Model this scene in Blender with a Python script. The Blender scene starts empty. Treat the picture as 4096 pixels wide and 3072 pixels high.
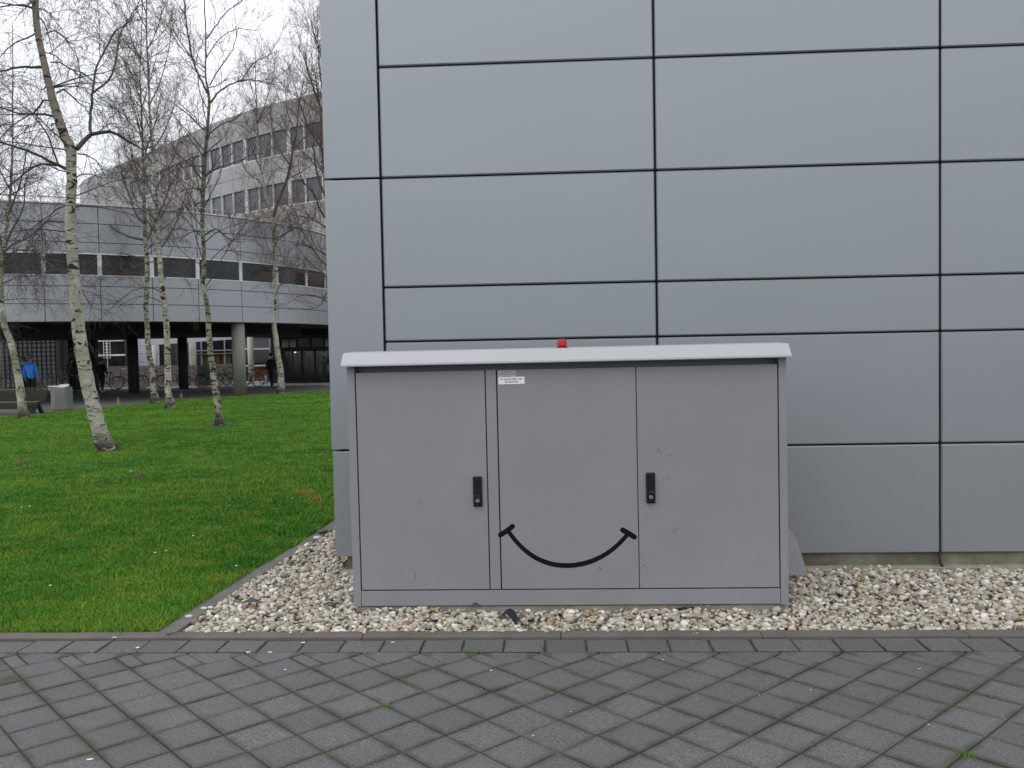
import bpy, bmesh, math, random
import numpy as np
from mathutils import Vector, Matrix
R_ = math.radians
sc = bpy.context.scene
COL = sc.collection

# ------------------------------------------------------------------ camera
cam_d = bpy.data.cameras.new('camera'); cam = bpy.data.objects.new('camera', cam_d); COL.objects.link(cam)
cr = Vector((0.99861054, 0.04914361, -0.01902377)); cu = Vector((0.01702962, 0.04068292, 0.99902697)); cf = Vector((-0.04986973, 0.99796283, -0.03978949))
cam.matrix_world = Matrix(((cr.x, cu.x, -cf.x, 0), (cr.y, cu.y, -cf.y, 0), (cr.z, cu.z, -cf.z, 1.75), (0, 0, 0, 1)))
cam_d.sensor_width = 36; cam_d.lens = 3577.3/4096*36; cam_d.clip_end = 2000; cam_d.clip_start = 0.05
sc.camera = cam
# ------------------------------------------------------------------ sky: overcast daylight
world = bpy.data.worlds.new('World'); sc.world = world; world.use_nodes = True
wn = world.node_tree; wn.nodes.clear()
def wnode(t, **k):
    n = wn.nodes.new(t)
    for a, b in k.items(): setattr(n, a, b)
    return n
w_out = wnode('ShaderNodeOutputWorld'); w_bg = wnode('ShaderNodeBackground'); w_sky = wnode('ShaderNodeTexSky', sky_type='NISHITA')
SUN_EL, SUN_AZ = R_(48), R_(-150)
w_sky.sun_disc = False; w_sky.sun_elevation = SUN_EL; w_sky.sun_rotation = SUN_AZ; w_sky.air_density = 1.0; w_sky.dust_density = 3.0
w_hs = wnode('ShaderNodeHueSaturation'); w_hs.inputs['Saturation'].default_value = 0.35
w_tc = wnode('ShaderNodeTexCoord'); w_sep = wnode('ShaderNodeSeparateXYZ'); w_ramp = wnode('ShaderNodeValToRGB'); w_mul = wnode('ShaderNodeVectorMath', operation='SCALE'); w_mix = wnode('ShaderNodeMix', data_type='RGBA')
w_noise = wnode('ShaderNodeTexNoise'); w_noise.inputs['Scale'].default_value = 1.6; w_noise.inputs['Detail'].default_value = 4
wl = wn.links.new
wl(w_tc.outputs['Generated'], w_sep.inputs[0]); wl(w_sep.outputs['Z'], w_ramp.inputs[0]); wl(w_tc.outputs['Generated'], w_noise.inputs['Vector'])
cr0 = w_ramp.color_ramp; cr0.elements[0].position = 0.0; cr0.elements[0].color = (0.56, 0.585, 0.63, 1); cr0.elements[1].position = 0.75; cr0.elements[1].color = (1.0, 1.03, 1.08, 1)
e = cr0.elements.new(0.28); e.color = (0.80, 0.825, 0.87, 1)
w_mr = wnode('ShaderNodeMapRange'); w_mr.inputs['To Min'].default_value = 16.2; w_mr.inputs['To Max'].default_value = 20.2
wl(w_noise.outputs['Fac'], w_mr.inputs['Value']); wl(w_ramp.outputs['Color'], w_mul.inputs[0]); wl(w_mr.outputs['Result'], w_mul.inputs['Scale'])
wl(w_sky.outputs['Color'], w_hs.inputs['Color']); wl(w_hs.outputs['Color'], w_mix.inputs[6]); wl(w_mul.outputs[0], w_mix.inputs[7]); w_mix.inputs[0].default_value = 0.88
wl(w_mix.outputs[2], w_bg.inputs['Color']); w_bg.inputs['Strength'].default_value = 0.085; wl(w_bg.outputs[0], w_out.inputs[0])
sun_d = bpy.data.lights.new('sun', 'SUN'); sun = bpy.data.objects.new('sun', sun_d); COL.objects.link(sun)
sun_d.energy = 0.5; sun_d.angle = R_(45); sun_d.color = (1.0, 0.97, 0.92)
sdir = Vector((math.sin(SUN_AZ)*math.cos(SUN_EL), math.cos(SUN_AZ)*math.cos(SUN_EL), math.sin(SUN_EL)))
sun.rotation_euler = (-sdir).to_track_quat('-Z', 'Y').to_euler()
sc.view_settings.view_transform = 'Standard'; sc.view_settings.look = 'None'; sc.view_settings.exposure = 0.0; sc.view_settings.gamma = 1.0; sc.view_settings.use_curve_mapping = False
sc.render.engine = 'CYCLES'; sc.cycles.max_bounces = 6; sc.cycles.use_denoising = True

# ------------------------------------------------------------------ materials
class N:
    """small node-tree builder"""
    def __init__(s, name):
        s.m = bpy.data.materials.new(name); s.m.use_nodes = True; s.t = s.m.node_tree; s.t.nodes.clear()
        s.out = s.t.nodes.new('ShaderNodeOutputMaterial'); s.b = s.t.nodes.new('ShaderNodeBsdfPrincipled'); s.t.links.new(s.b.outputs[0], s.out.inputs[0])
        s.tc = s.t.nodes.new('ShaderNodeTexCoord')
    def set(s, sock, v):
        if hasattr(v, 'is_output'): s.t.links.new(v, sock)
        elif v is not None: sock.default_value = (tuple(v) + (1,) if isinstance(v, tuple) and len(v) == 3 and len(sock.default_value) == 4 else v) if hasattr(sock.default_value, '__len__') and isinstance(v, tuple) else v
    def noise(s, scale=5, detail=4, rough=.55, coord='Object', sc3=None, dist=0):
        n = s.t.nodes.new('ShaderNodeTexNoise'); n.inputs['Scale'].default_value = scale; n.inputs['Detail'].default_value = detail; n.inputs['Roughness'].default_value = rough; n.inputs['Distortion'].default_value = dist
        c = s.tc.outputs[coord] if isinstance(coord, str) else coord
        if sc3:
            mp = s.t.nodes.new('ShaderNodeMapping'); mp.inputs['Scale'].default_value = sc3; s.t.links.new(c, mp.inputs[0]); c = mp.outputs[0]
        s.t.links.new(c, n.inputs['Vector']); return n.outputs['Fac']
    def ramp(s, fac, stops, interp='LINEAR'):
        r = s.t.nodes.new('ShaderNodeValToRGB'); r.color_ramp.interpolation = interp; s.t.links.new(fac, r.inputs[0]); el = r.color_ramp.elements
        while len(el) < len(stops): el.new(.5)
        for k, (p, c) in enumerate(stops):
            el[k].position = p; el[k].color = (c, c, c, 1) if not isinstance(c, tuple) else tuple(c) + (1,)
        return r.outputs[0]
    def mix(s, fac, a, b, mode='MIX'):
        n = s.t.nodes.new('ShaderNodeMix'); n.data_type = 'RGBA'; n.blend_type = mode
        s.set(n.inputs[0], fac); s.set(n.inputs[6], a); s.set(n.inputs[7], b); return n.outputs[2]
    def math(s, op, a, b=None, c=None, clamp=False):
        n = s.t.nodes.new('ShaderNodeMath'); n.operation = op; n.use_clamp = clamp
        s.set(n.inputs[0], a)
        if b is not None: s.set(n.inputs[1], b)
        if c is not None: s.set(n.inputs[2], c)
        return n.outputs[0]
    def xyz(s, coord='Object'):
        n = s.t.nodes.new('ShaderNodeSeparateXYZ'); s.t.links.new(s.tc.outputs[coord] if isinstance(coord, str) else coord, n.inputs[0]); return n.outputs
    def geo(s, o='Random Per Island'): n = s.t.nodes.new('ShaderNodeNewGeometry'); return n.outputs[o]
    def obj(s, o='Random'): n = s.t.nodes.new('ShaderNodeObjectInfo'); return n.outputs[o]
    def bump(s, h, strength=.3, dist=.01):
        n = s.t.nodes.new('ShaderNodeBump'); n.inputs['Strength'].default_value = strength; n.inputs['Distance'].default_value = dist; s.t.links.new(h, n.inputs['Height']); s.t.links.new(n.outputs[0], s.b.inputs['Normal'])
    def fin(s, col=None, rough=.6, metal=0, spec=None, **k):
        s.set(s.b.inputs['Base Color'], col); s.set(s.b.inputs['Roughness'], rough); s.set(s.b.inputs['Metallic'], metal)
        if spec is not None: s.b.inputs['Specular IOR Level'].default_value = spec
        for a, b in k.items(): s.set(s.b.inputs[a.replace('_', ' ')], b)
        return s.m
def simple(name, col, rough=.6, metal=0, var=.12, scale=8, spec=None):
    n = N(name); f = n.noise(scale, 3); c2 = tuple(x*(1-var) for x in col); c1 = tuple(min(1, x*(1+var)) for x in col)
    return n.fin(n.mix(f, c2, c1), rough, metal, spec)

# cladding: satin coated aluminium
n = N('cladding_aluminium'); f1 = n.noise(.35, 2, coord='Object'); st = n.noise(3, 4, sc3=(9, 9, .35)); fine = n.noise(420, 2)
c = n.mix(f1, (.298, .322, .343), (.318, .339, .358)); c = n.mix(n.math('MULTIPLY', n.ramp(st, [(.55, 0.), (.9, 1.)]), .05), c, (.24, .245, .24)); bow = n.noise(1.1, 1, .3)
c = n.mix(n.math('MULTIPLY', n.obj(), .10), c, (.29, .31, .34))
n.bump(n.math('ADD', bow, n.math('MULTIPLY', fine, .02)), .6, .012); M_CLAD = n.fin(c, n.math('ADD', n.math('MULTIPLY', f1, .08), .36), .55)
n = N('cabinet_paint'); f1 = n.ramp(n.noise(1.5, 4), [(.3, 0.), (.7, 1.)]); z = n.xyz()[2]; sp = n.noise(26, 5, .7); dirt = n.math('MULTIPLY', n.ramp(sp, [(.60, 0.), (.74, 1.)]), n.math('SUBTRACT', .95, z, clamp=True)); str_ = n.noise(5, 4, sc3=(7, 7, .5))
c = n.mix(f1, (.231, .234, .246), (.256, .259, .276)); c = n.mix(n.math('MULTIPLY', dirt, .42), c, (.13, .125, .115)); c = n.mix(n.math('MULTIPLY', n.ramp(str_, [(.5, 0.), (.85, 1.)]), .16), c, (.20, .20, .195))
fine = n.noise(300, 2); n.bump(fine, .09, .0012); M_CAB = n.fin(c, .5, 0, .4)
def stained(base, spots):
    pass
M_CAP = simple('cap_paint', (.41, .418, .44), .35, .0, .03, 3)
M_SEAL = simple('black_rubber', (.012, .012, .014), .7)
M_BLACKPL = simple('black_plastic', (.009, .009, .010), .5, 0, .2, 30, .25)
M_BLACKPL2 = simple('worn_black_plastic', (.014, .0135, .0135), .55, 0, .35, 60, .3)
M_LOCK = simple('lock_brass', (.42, .40, .33), .35, .8)
M_TAPE = simple('black_marker_paint', (.006, .006, .007), .7, 0, .1, 8, .12)
M_STICK1 = simple('aged_label', (.42, .43, .43), .45, 0, .12, 60); M_STICK2 = simple('white_label', (.84, .84, .86), .4, 0, .05, 40)
M_INK = simple('label_ink', (.03, .03, .04), .6); M_INK2 = simple('label_ink_faded', (.19, .19, .20), .6)
n = N('red_lens'); M_RED = n.fin(n.mix(n.noise(20, 2), (.33, .004, .013), (.40, .006, .02)), .22, 0, .5)
n = N('concrete'); f = n.noise(7, 6, .65); g2 = n.noise(55, 4); c = n.mix(n.ramp(f, [(.3, 0.), (.7, 1.)]), (.20, .185, .15), (.36, .345, .30)); c = n.mix(n.math('MULTIPLY', g2, .4), c, (.17, .16, .13)); n.bump(g2, .3, .004); M_CONC = n.fin(c, .9)
n = N('plinth_concrete'); f = n.noise(3.5, 6, .7); g2 = n.noise(40, 4); c = n.mix(n.ramp(f, [(.35, 0.), (.65, 1.)]), (.11, .105, .065), (.26, .245, .18)); c = n.mix(n.math('MULTIPLY', g2, .45), c, (.09, .09, .055)); n.bump(g2, .3, .004); M_PLINTH = n.fin(c, .9)
n = N('joint_backing'); M_BACK = n.fin(n.mix(n.noise(6, 2), (.02, .021, .023), (.035, .036, .038)), .7)
# paving stone: dark sand-blasted concrete, specks, mossy worn edges
def paver(name, lo, hi, edge_w=.045):
    n = N(name); o = n.xyz(); wp = n.t.nodes.new('ShaderNodeNewGeometry').outputs['Position']
    g1 = n.noise(95, 6, .85, coord=wp); g2 = n.noise(11, 5, .6, coord=wp); g3 = n.noise(2.1, 3, coord=wp); sp = n.noise(170, 1, coord=wp)
    c = n.mix(n.ramp(g1, [(.38, 0.), (.62, 1.)]), lo, hi)
    c = n.mix(n.math('MULTIPLY', n.obj(), .42), c, (.066, .068, .072)); c = n.mix(n.math('MULTIPLY', n.ramp(g2, [(.4, 0.), (.75, 1.)]), .35), c, (.115, .117, .118))
    c = n.mix(n.math('MULTIPLY', n.ramp(g3, [(.42, 0.), (.68, 1.)]), .35), c, (.075, .078, .068))
    ax = n.math('ABSOLUTE', o[0]); ay = n.math('ABSOLUTE', o[1]); mx = n.math('MAXIMUM', ax, ay)
    ed = n.math('ADD', mx, n.math('MULTIPLY', n.math('SUBTRACT', g2, .5), .055)); mr = n.t.nodes.new('ShaderNodeMapRange'); mr.clamp = True; mr.interpolation_type = 'SMOOTHSTEP'
    n.set(mr.inputs['Value'], ed); mr.inputs['From Min'].default_value = .121-edge_w; mr.inputs['From Max'].default_value = .121
    moss = n.mix(n.ramp(n.noise(1.7, 3, coord=wp), [(.35, 0.), (.7, 1.)]), (.056, .053, .044), (.055, .060, .034))
    c = n.mix(n.math('MULTIPLY', mr.outputs[0], n.ramp(g3, [(.33, .25), (.62, .95)])), c, moss)
    c = n.mix(n.ramp(sp, [(.725, 0.), (.75, 1.)]), c, (.45, .45, .44)); c = n.mix(n.ramp(sp, [(.24, 1.), (.28, 0.)]), c, (.02, .02, .022))
    n.bump(g1, .55, .004); return n.fin(c, .85, 0, .35)
M_PAVE = paver('paving_concrete', (.042, .042, .042), (.224, .222, .220))
M_BORDER = paver('border_paving_concrete', (.046, .044, .044), (.208, .202, .198), .02)
n = N('joint_sand'); wp = n.t.nodes.new('ShaderNodeNewGeometry').outputs['Position']; f = n.noise(2.3, 4, coord=wp); g2 = n.noise(90, 4, coord=wp); c = n.mix(n.ramp(f, [(.4, 0.), (.66, 1.)]), (.054, .049, .042), (.058, .064, .032)); c = n.mix(n.math('MULTIPLY', g2, .5), c, (.016, .015, .013)); n.bump(g2, .6, .004); M_SAND = n.fin(c, .95)
n = N('kerb_concrete'); wp = n.t.nodes.new('ShaderNodeNewGeometry').outputs['Position']; f = n.noise(4, 5, .65, coord=wp); g2 = n.noise(150, 3, coord=wp); c = n.mix(n.ramp(f, [(.3, 0.), (.7, 1.)]), (.105, .088, .078), (.155, .137, .125)); c = n.mix(n.math('MULTIPLY', g2, .35), c, (.07, .065, .06)); n.bump(g2, .4, .003); M_KERB = n.fin(c, .9)
n = N('edging_concrete'); wp = n.t.nodes.new('ShaderNodeNewGeometry').outputs['Position']; f = n.noise(4, 5, .65, coord=wp); g2 = n.noise(150, 3, coord=wp); c = n.mix(n.ramp(f, [(.3, 0.), (.7, 1.)]), (.11, .103, .095), (.17, .163, .15)); c = n.mix(n.math('MULTIPLY', g2, .35), c, (.07, .07, .062)); n.bump(g2, .4, .003); M_EDGE = n.fin(c, .9)
n = N('pebbles'); r = n.geo(); g1 = n.noise(60, 3); c = n.ramp(r, [(0, (.56, .52, .44)), (.16, (.43, .39, .31)), (.30, (.35, .31, .245)), (.40, (.70, .68, .62)), (.50, (.37, .32, .26)), (.60, (.27, .235, .19)), (.68, (.58, .50, .38)), (.76, (.40, .37, .32)), (.84, (.48, .435, .355)), (.90, (.15, .115, .10)), (.935, (.44, .26, .10)), (.955, (.24, .125, .10)), (.97, (.80, .79, .76)), (1, (.50, .48, .44))], 'CONSTANT')
c = n.mix(n.math('MULTIPLY', g1, .3), c, (.25, .23, .19)); n.bump(g1, .15, .003); M_PEB = n.fin(c, .62, 0, .4)
n = N('wet_soil'); g2 = n.noise(70, 4); M_SOILD = simple('shaded_soil', (.035, .028, .018), .95, 0, .5, 30); M_SOIL = n.fin(n.mix(g2, (.10, .086, .062), (.22, .19, .14)), .95)  # the darker soil carries the shade at the trunk feet in its colour
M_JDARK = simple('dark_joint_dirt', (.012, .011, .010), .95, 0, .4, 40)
# grass
def grassmat(name, k=1.0):
    n = N(name); wp = n.t.nodes.new('ShaderNodeNewGeometry').outputs['Position']; big = n.noise(.55, 3, .6, coord=wp, dist=.6); mid = n.noise(2.6, 4, .6, coord=wp); fine = n.noise(14, 3, coord=wp)
    c = n.mix(n.ramp(big, [(.36, 0.), (.64, 1.)]), (.028*k, .122*k, .010*k), (.082*k, .182*k, .014*k)); c = n.mix(n.math('MULTIPLY', n.ramp(mid, [(.47, 0.), (.66, 1.)]), .7), c, (.145*k, .205*k, .022*k)); c = n.mix(n.math('MULTIPLY', n.ramp(fine, [(.5, 0.), (.8, 1.)]), .4), c, (.020*k, .105*k, .010*k))
    return n, c, wp
n, c, wp = grassmat('turf', .8); g2 = n.noise(160, 3, coord=wp)
c = n.mix(n.math('MULTIPLY', g2, .35), c, (.02, .075, .01)); n.bump(g2, .8, .02); M_TURF = n.fin(c, .9, 0, .1)
n, c, wp = grassmat('grass_blades', 1.55); rr = n.geo(); c = n.mix(n.ramp(rr, [(0., 0.), (.8, .05), (.95, .15), (1., .5)]), c, (.18, .19, .05)); c = n.mix(n.math('MULTIPLY', rr, .15), c, (.02, .09, .008)); M_BLADE = n.fin(c, .55, 0, .25)
# bark
def bark(name, green=.3, dark=.0, white=1.0, tan=20.):
    n = N(name); o = n.xyz(); lent = n.noise(1, 4, .7, sc3=(5.5, 5.5, 20), dist=.6); pat = n.noise(1, 5, .68, sc3=(5, 5, 9)); low = n.noise(1.3, 3); fn = n.noise(1, 3, sc3=(30, 30, 110)); spot = n.noise(1, 2, .5, sc3=(4.2, 4.2, 8.5), dist=1.0)
    base = n.mix(n.ramp(pat, [(.35, 0.), (.7, 1.)]), (.36*white, .345*white, .28*white), (.68*white, .66*white, .57*white)); base = n.mix(n.math('MULTIPLY', fn, .4), base, (.24, .22, .17))
    base = n.mix(n.math('MULTIPLY', n.ramp(low, [(.38, 0.), (.62, 1.)]), green), base, (.125, .135, .060))
    tanf = n.math('MULTIPLY', n.math('SUBTRACT', o[2], tan), .8, clamp=True); base = n.mix(n.math('MULTIPLY', tanf, .8), base, (.19, .15, .11))
    base = n.mix(n.math('MULTIPLY', n.ramp(lent, [(.600-dark*.07, 0.), (.622-dark*.07, 1.)]), .95), base, (.026, .023, .020))
    base = n.mix(n.math('MULTIPLY', n.ramp(spot, [(.365+dark*.07, 1.), (.39+dark*.07, 0.)]), .97), base, (.02, .018, .016))
    foot = n.math('MULTIPLY', n.math('SUBTRACT', .55, o[2]), 2.2, clamp=True); base = n.mix(n.math('MULTIPLY', foot, n.ramp(pat, [(.50, 1.), (.62, .35)])), base, (.032, .028, .022))
    top = n.math('MULTIPLY', n.math('SUBTRACT', o[2], 7.5), .14, clamp=True); base = n.mix(n.math('MULTIPLY', top, .7), base, (.13, .105, .085))
    n.bump(n.math('ADD', pat, lent), .6, .03); return n.fin(base, .75, 0, .25)
M_BARK = {'A': bark('birch_bark', .28, .2, .86, 5.0), 'B': bark('birch_bark_mossy', .85), 'C': bark('birch_bark_dark', .5, .9, .8), 'D': bark('birch_bark_spotted', .55, .45), 'E': bark('birch_bark_green', .8, .8, .8, 4.6), 'F': bark('birch_bark_pale', .25, .1, .9), 'G': bark('birch_bark_brown', .5, .9, .6)}
M_BRANCH = simple('birch_branch_bark', (.070, .056, .052), .8, 0, .4, 9); M_TWIG = simple('birch_twig_bark', (.118, .074, .058), .8, 0, .3, 2); M_TWIGD = simple('birch_twig_bark_dark', (.075, .058, .060), .8, 0, .3, 2)
# background building
n = N('far_cladding'); f = n.noise(.5, 2); c = n.mix(f, (.325, .338, .365), (.355, .367, .395)); c = n.mix(n.math('MULTIPLY', n.obj(), .16), c, (.29, .30, .33)); M_FAR = n.fin(c, .42, .35)
M_FARJ = simple('far_joint', (.05, .05, .055), .8)
n = N('far_cladding_upper'); f = n.noise(.3, 2); c = n.mix(f, (.355, .352, .352), (.39, .388, .388)); c = n.mix(n.math('MULTIPLY', n.obj(), .2), c, (.31, .31, .315)); M_FAR2 = n.fin(c, .6, .1)
n = N('dark_window_glass'); f = n.noise(.9, 4, .6); M_GLASS = n.fin(n.mix(n.ramp(f, [(.4, 0.), (.7, 1.)]), (.010, .011, .015), (.035, .034, .036)), .12, 0, .35)
n = N('blue_window_glass'); f = n.noise(.5, 2); M_GLASS2 = n.fin(n.mix(f, (.06, .07, .085), (.11, .125, .15)), .15, 0, .6)
M_FRAME = simple('window_frame_grey', (.36, .37, .39), .5); M_FRAMEW = simple('window_frame_white', (.62, .62, .62), .5)
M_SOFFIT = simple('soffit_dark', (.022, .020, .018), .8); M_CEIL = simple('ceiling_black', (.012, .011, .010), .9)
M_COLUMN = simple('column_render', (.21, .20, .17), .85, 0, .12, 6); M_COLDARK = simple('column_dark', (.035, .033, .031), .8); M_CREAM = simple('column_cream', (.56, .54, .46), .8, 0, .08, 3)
M_PLANK = simple('fence_wood', (.27, .22, .195), .85, 0, .3, 4); M_PALE = simple('pale_panel', (.46, .48, .52), .5, 0, .04); M_LATTW = simple('white_steel', (.70, .70, .70), .4)
M_DARKGL = simple('entrance_glass', (.012, .013, .013), .08, 0, .4, 2, .7); M_DKFRAME = simple('entrance_frame', (.022, .021, .022), .5); M_LITPANE = simple('transom_pane', (.13, .135, .17), .3); M_ORANGE = simple('orange_interior', (.13, .045, .015), .7, 0, .3, 2); M_OCHRE = simple('ochre_interior', (.10, .07, .022), .7, 0, .3, 2)
n = N('lamp_glow'); n.b.inputs['Emission Strength'].default_value = 2.2; M_LAMP = n.fin((.8, .5, .2), .4, Emission_Color=(1., .45, .12))
n = N('asphalt_plaza'); f = n.noise(.8, 4); g2 = n.noise(40, 3); M_PLAZA = n.fin(n.mix(g2, n.mix(f, (.10, .098, .10), (.135, .13, .13)), (.085, .085, .088)), .85)
M_YARD = simple('courtyard_paving_lit', (.34, .34, .34), .85); M_GREYPANE = simple('grey_pane', (.23, .24, .24), .35, 0, .1, 2); M_CURT = simple('dark_curtain_wall', (.045, .045, .048), .6)
n = N('bench_timber'); f = n.noise(3, 4, sc3=(.6, 6, 6)); c = n.mix(f, (.016, .016, .010), (.042, .040, .026)); M_TIMBER = n.fin(c, .75); M_TIMBERL = simple('bench_timber_lit', (.15, .15, .10), .7, 0, .25, 5)  # paler timber: light on the front seat edge put into the colour
M_IRON = simple('bench_iron', (.015, .015, .016), .6); M_STEEL = simple('brushed_steel', (.23, .235, .22), .42, .4, .1, 5); M_STEELW = simple('steel_lid', (.60, .61, .61), .35, .2)
M_BLUE = simple('blue_jacket', (.05, .31, .95), .6, 0, .15, 7); M_BLUE2 = simple('navy_jacket', (.07, .13, .52), .65, 0, .15, 7); M_TROUS = simple('dark_trousers', (.014, .014, .018), .8); M_SKIN = simple('skin', (.52, .30, .22), .55); M_HAIR = simple('grey_brown_hair', (.15, .12, .10), .7, 0, .3, 60); M_HAIRB = simple('brown_hair', (.13, .085, .06), .7, 0, .3, 60); M_SHOE = simple('black_shoes', (.012, .012, .012), .5); M_SHOEW = simple('white_shoes', (.6, .62, .6), .5); M_COAT = simple('black_coat', (.010, .010, .012), .8)
M_TYRE = simple('tyre_rubber', (.012, .012, .012), .8); M_RIM = simple('rim_alloy', (.42, .42, .42), .35, .7); M_BLKF = simple('black_bike_frame', (.015, .015, .016), .35); M_REDF = simple('red_bike_frame', (.40, .012, .025), .35); M_SILF = simple('silver_bike_frame', (.45, .45, .45), .35, .5); M_MUD = simple('white_mudguard', (.75, .75, .74), .4); M_SADDLE = simple('saddle', (.02, .018, .016), .5)
M_YEL = simple('yellow_paint', (.48, .27, .03), .5); M_BLUC = simple('blue_cap', (.02, .03, .45), .45)
M_PAPER = simple('white_paper', (.66, .66, .63), .7); M_PETAL = simple('white_petal', (.80, .80, .76), .7); M_YELBIT = simple('yellow_scrap', (.6, .5, .08), .7); M_EARTH = simple('molehill_earth', (.075, .05, .022), .95, 0, .5, 30); M_DEADGR = simple('dead_orange_grass', (.38, .21, .075), .9, 0, .3, 40)
M_RUBBER = simple('rubber_strip', (.014, .014, .017), .45, 0, .3, 30); M_LEAF = simple('dark_leaf', (.045, .048, .055), .6, 0, .3, 30); M_FIN = simple('fin_paint', (.30, .31, .335), .5, 0, .05, 3)
M_STAIN = simple('scuff_mark', (.15, .148, .145), .8, 0, .2, 60); M_STAIND = simple('dark_scuff_mark', (.055, .053, .055), .8, 0, .3, 60)

# ------------------------------------------------------------------ geometry helpers
def tag(o, label=None, cat=None, group=None, kind=None):
    if label: o['label'] = label
    if cat: o['category'] = cat
    if group: o['group'] = group
    if kind: o['kind'] = kind
    return o
def thing(name, label, cat, loc=(0, 0, 0), rz=0, group=None):
    o = bpy.data.objects.new(name, None); o.empty_display_size = .1; COL.objects.link(o); o.location = loc; o.rotation_euler = (0, 0, rz); return tag(o, label, cat, group)
def link(name, me, mat=None, parent=None, loc=None, rot=None):
    o = bpy.data.objects.new(name, me); COL.objects.link(o)
    if mat and not me.materials: me.materials.append(mat)
    if parent: o.parent = parent
    if loc: o.location = loc
    if rot: o.rotation_euler = rot
    return o
def npmesh(name, V, F, mat=None, smooth=False):
    """V (n,3) array, F (m,k) array of equal-sized faces"""
    me = bpy.data.meshes.new(name); V = np.asarray(V, dtype=np.float32); F = np.asarray(F, dtype=np.int32); m, k = F.shape
    me.vertices.add(len(V)); me.vertices.foreach_set('co', V.ravel()); me.loops.add(m*k); me.loops.foreach_set('vertex_index', F.ravel())
    me.polygons.add(m); me.polygons.foreach_set('loop_start', np.arange(0, m*k, k, dtype=np.int32)); me.polygons.foreach_set('loop_total', np.full(m, k, dtype=np.int32))
    me.polygons.foreach_set('use_smooth', np.full(m, smooth)); me.update(calc_edges=True)
    if mat: me.materials.append(mat)
    return me
class MB:
    """collects shapes into one mesh"""
    def __init__(s): s.bm = bmesh.new()
    def box(s, x0, x1, y0, y1, z0, z1, bev=0, seg=1, M=None):
        vs = [s.bm.verts.new(p) for p in ((x0, y0, z0), (x1, y0, z0), (x1, y1, z0), (x0, y1, z0), (x0, y0, z1), (x1, y0, z1), (x1, y1, z1), (x0, y1, z1))]
        if M: bmesh.ops.transform(s.bm, matrix=M, verts=vs)
        fs = [s.bm.faces.new([vs[i] for i in f]) for f in ((0, 3, 2, 1), (4, 5, 6, 7), (0, 1, 5, 4), (1, 2, 6, 5), (2, 3, 7, 6), (3, 0, 4, 7))]
        if bev:
            ed = list({e for f in fs for e in f.edges}); bmesh.ops.bevel(s.bm, geom=ed, offset=bev, segments=seg, affect='EDGES', profile=.6)
        return s
    def prism(s, pts, a0, a1, axis='y'):
        """polygon given in the two other axes, extruded along axis"""
        def P(u, v, w): return {'y': (u, w, v), 'z': (u, v, w), 'x': (w, u, v)}[axis]
        A = [s.bm.verts.new(P(u, v, a0)) for u, v in pts]; B = [s.bm.verts.new(P(u, v, a1)) for u, v in pts]; k = len(pts)
        fs = [s.bm.faces.new(A), s.bm.faces.new(B[::-1])] + [s.bm.faces.new([A[i], B[i], B[(i+1) % k], A[(i+1) % k]]) for i in range(k)]
        bmesh.ops.recalc_face_normals(s.bm, faces=fs); return s
    def tube(s, pts, r, n=8, caps=True):
        pts = [Vector(p) for p in pts]; rs = r if isinstance(r, (list, tuple)) else [r]*len(pts); rings = []; ref = None
        for i, p in enumerate(pts):
            t = (pts[min(i+1, len(pts)-1)]-pts[max(i-1, 0)]).normalized()
            if ref is None: ref = t.orthogonal().normalized()
            a = (ref-t*ref.dot(t)).normalized(); ref = a; b = t.cross(a)
            rings.append([s.bm.verts.new(p+(a*math.cos(q)+b*math.sin(q))*rs[i]) for q in [2*math.pi*j/n for j in range(n)]])
        for A, B in zip(rings, rings[1:]):
            for j in range(n): f = s.bm.faces.new([A[j], A[(j+1) % n], B[(j+1) % n], B[j]]); f.smooth = True
        if caps: s.bm.faces.new(rings[0][::-1]); s.bm.faces.new(rings[-1])
        return s
    def lathe(s, prof, n=24, c=(0, 0, 0)):
        rings = [[s.bm.verts.new((c[0]+r*math.cos(2*math.pi*j/n), c[1]+r*math.sin(2*math.pi*j/n), c[2]+z)) for j in range(n)] for r, z in prof]
        for A, B in zip(rings, rings[1:]):
            for j in range(n): f = s.bm.faces.new([A[j], A[(j+1) % n], B[(j+1) % n], B[j]]); f.smooth = True
        s.bm.faces.new(rings[0][::-1]); s.bm.faces.new(rings[-1]); return s
    def ball(s, c, r, sub=2, scale=(1, 1, 1)):
        res = bmesh.ops.create_icosphere(s.bm, subdivisions=sub, radius=r, matrix=Matrix.Translation(c) @ Matrix.Diagonal((*scale, 1)))
        for f in {f for v in res['verts'] for f in v.link_faces}: f.smooth = True
        return s
    def mesh(s, name, mat=None):
        me = bpy.data.meshes.new(name); s.bm.to_mesh(me); s.bm.free()
        if mat: me.materials.append(mat)
        return me
    def put(s, name, mat, parent=None, loc=None, rot=None): return link(name, s.mesh(name, mat), None, parent, loc, rot)
def tree_copy(o, parent=None, mats=None):
    c = o.copy(); COL.objects.link(c); c.parent = parent
    for ch in list(o.children): tree_copy(ch, c)
    return c
# ------------------------------------------------------------------ ground
S = lambda name, me, parent=None: tag(link(name, me, None, parent), kind='structure')
g = MB().box(-300, 300, -200, 400, -.6, -.09); S('ground', g.mesh('ground', M_PLAZA))
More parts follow.
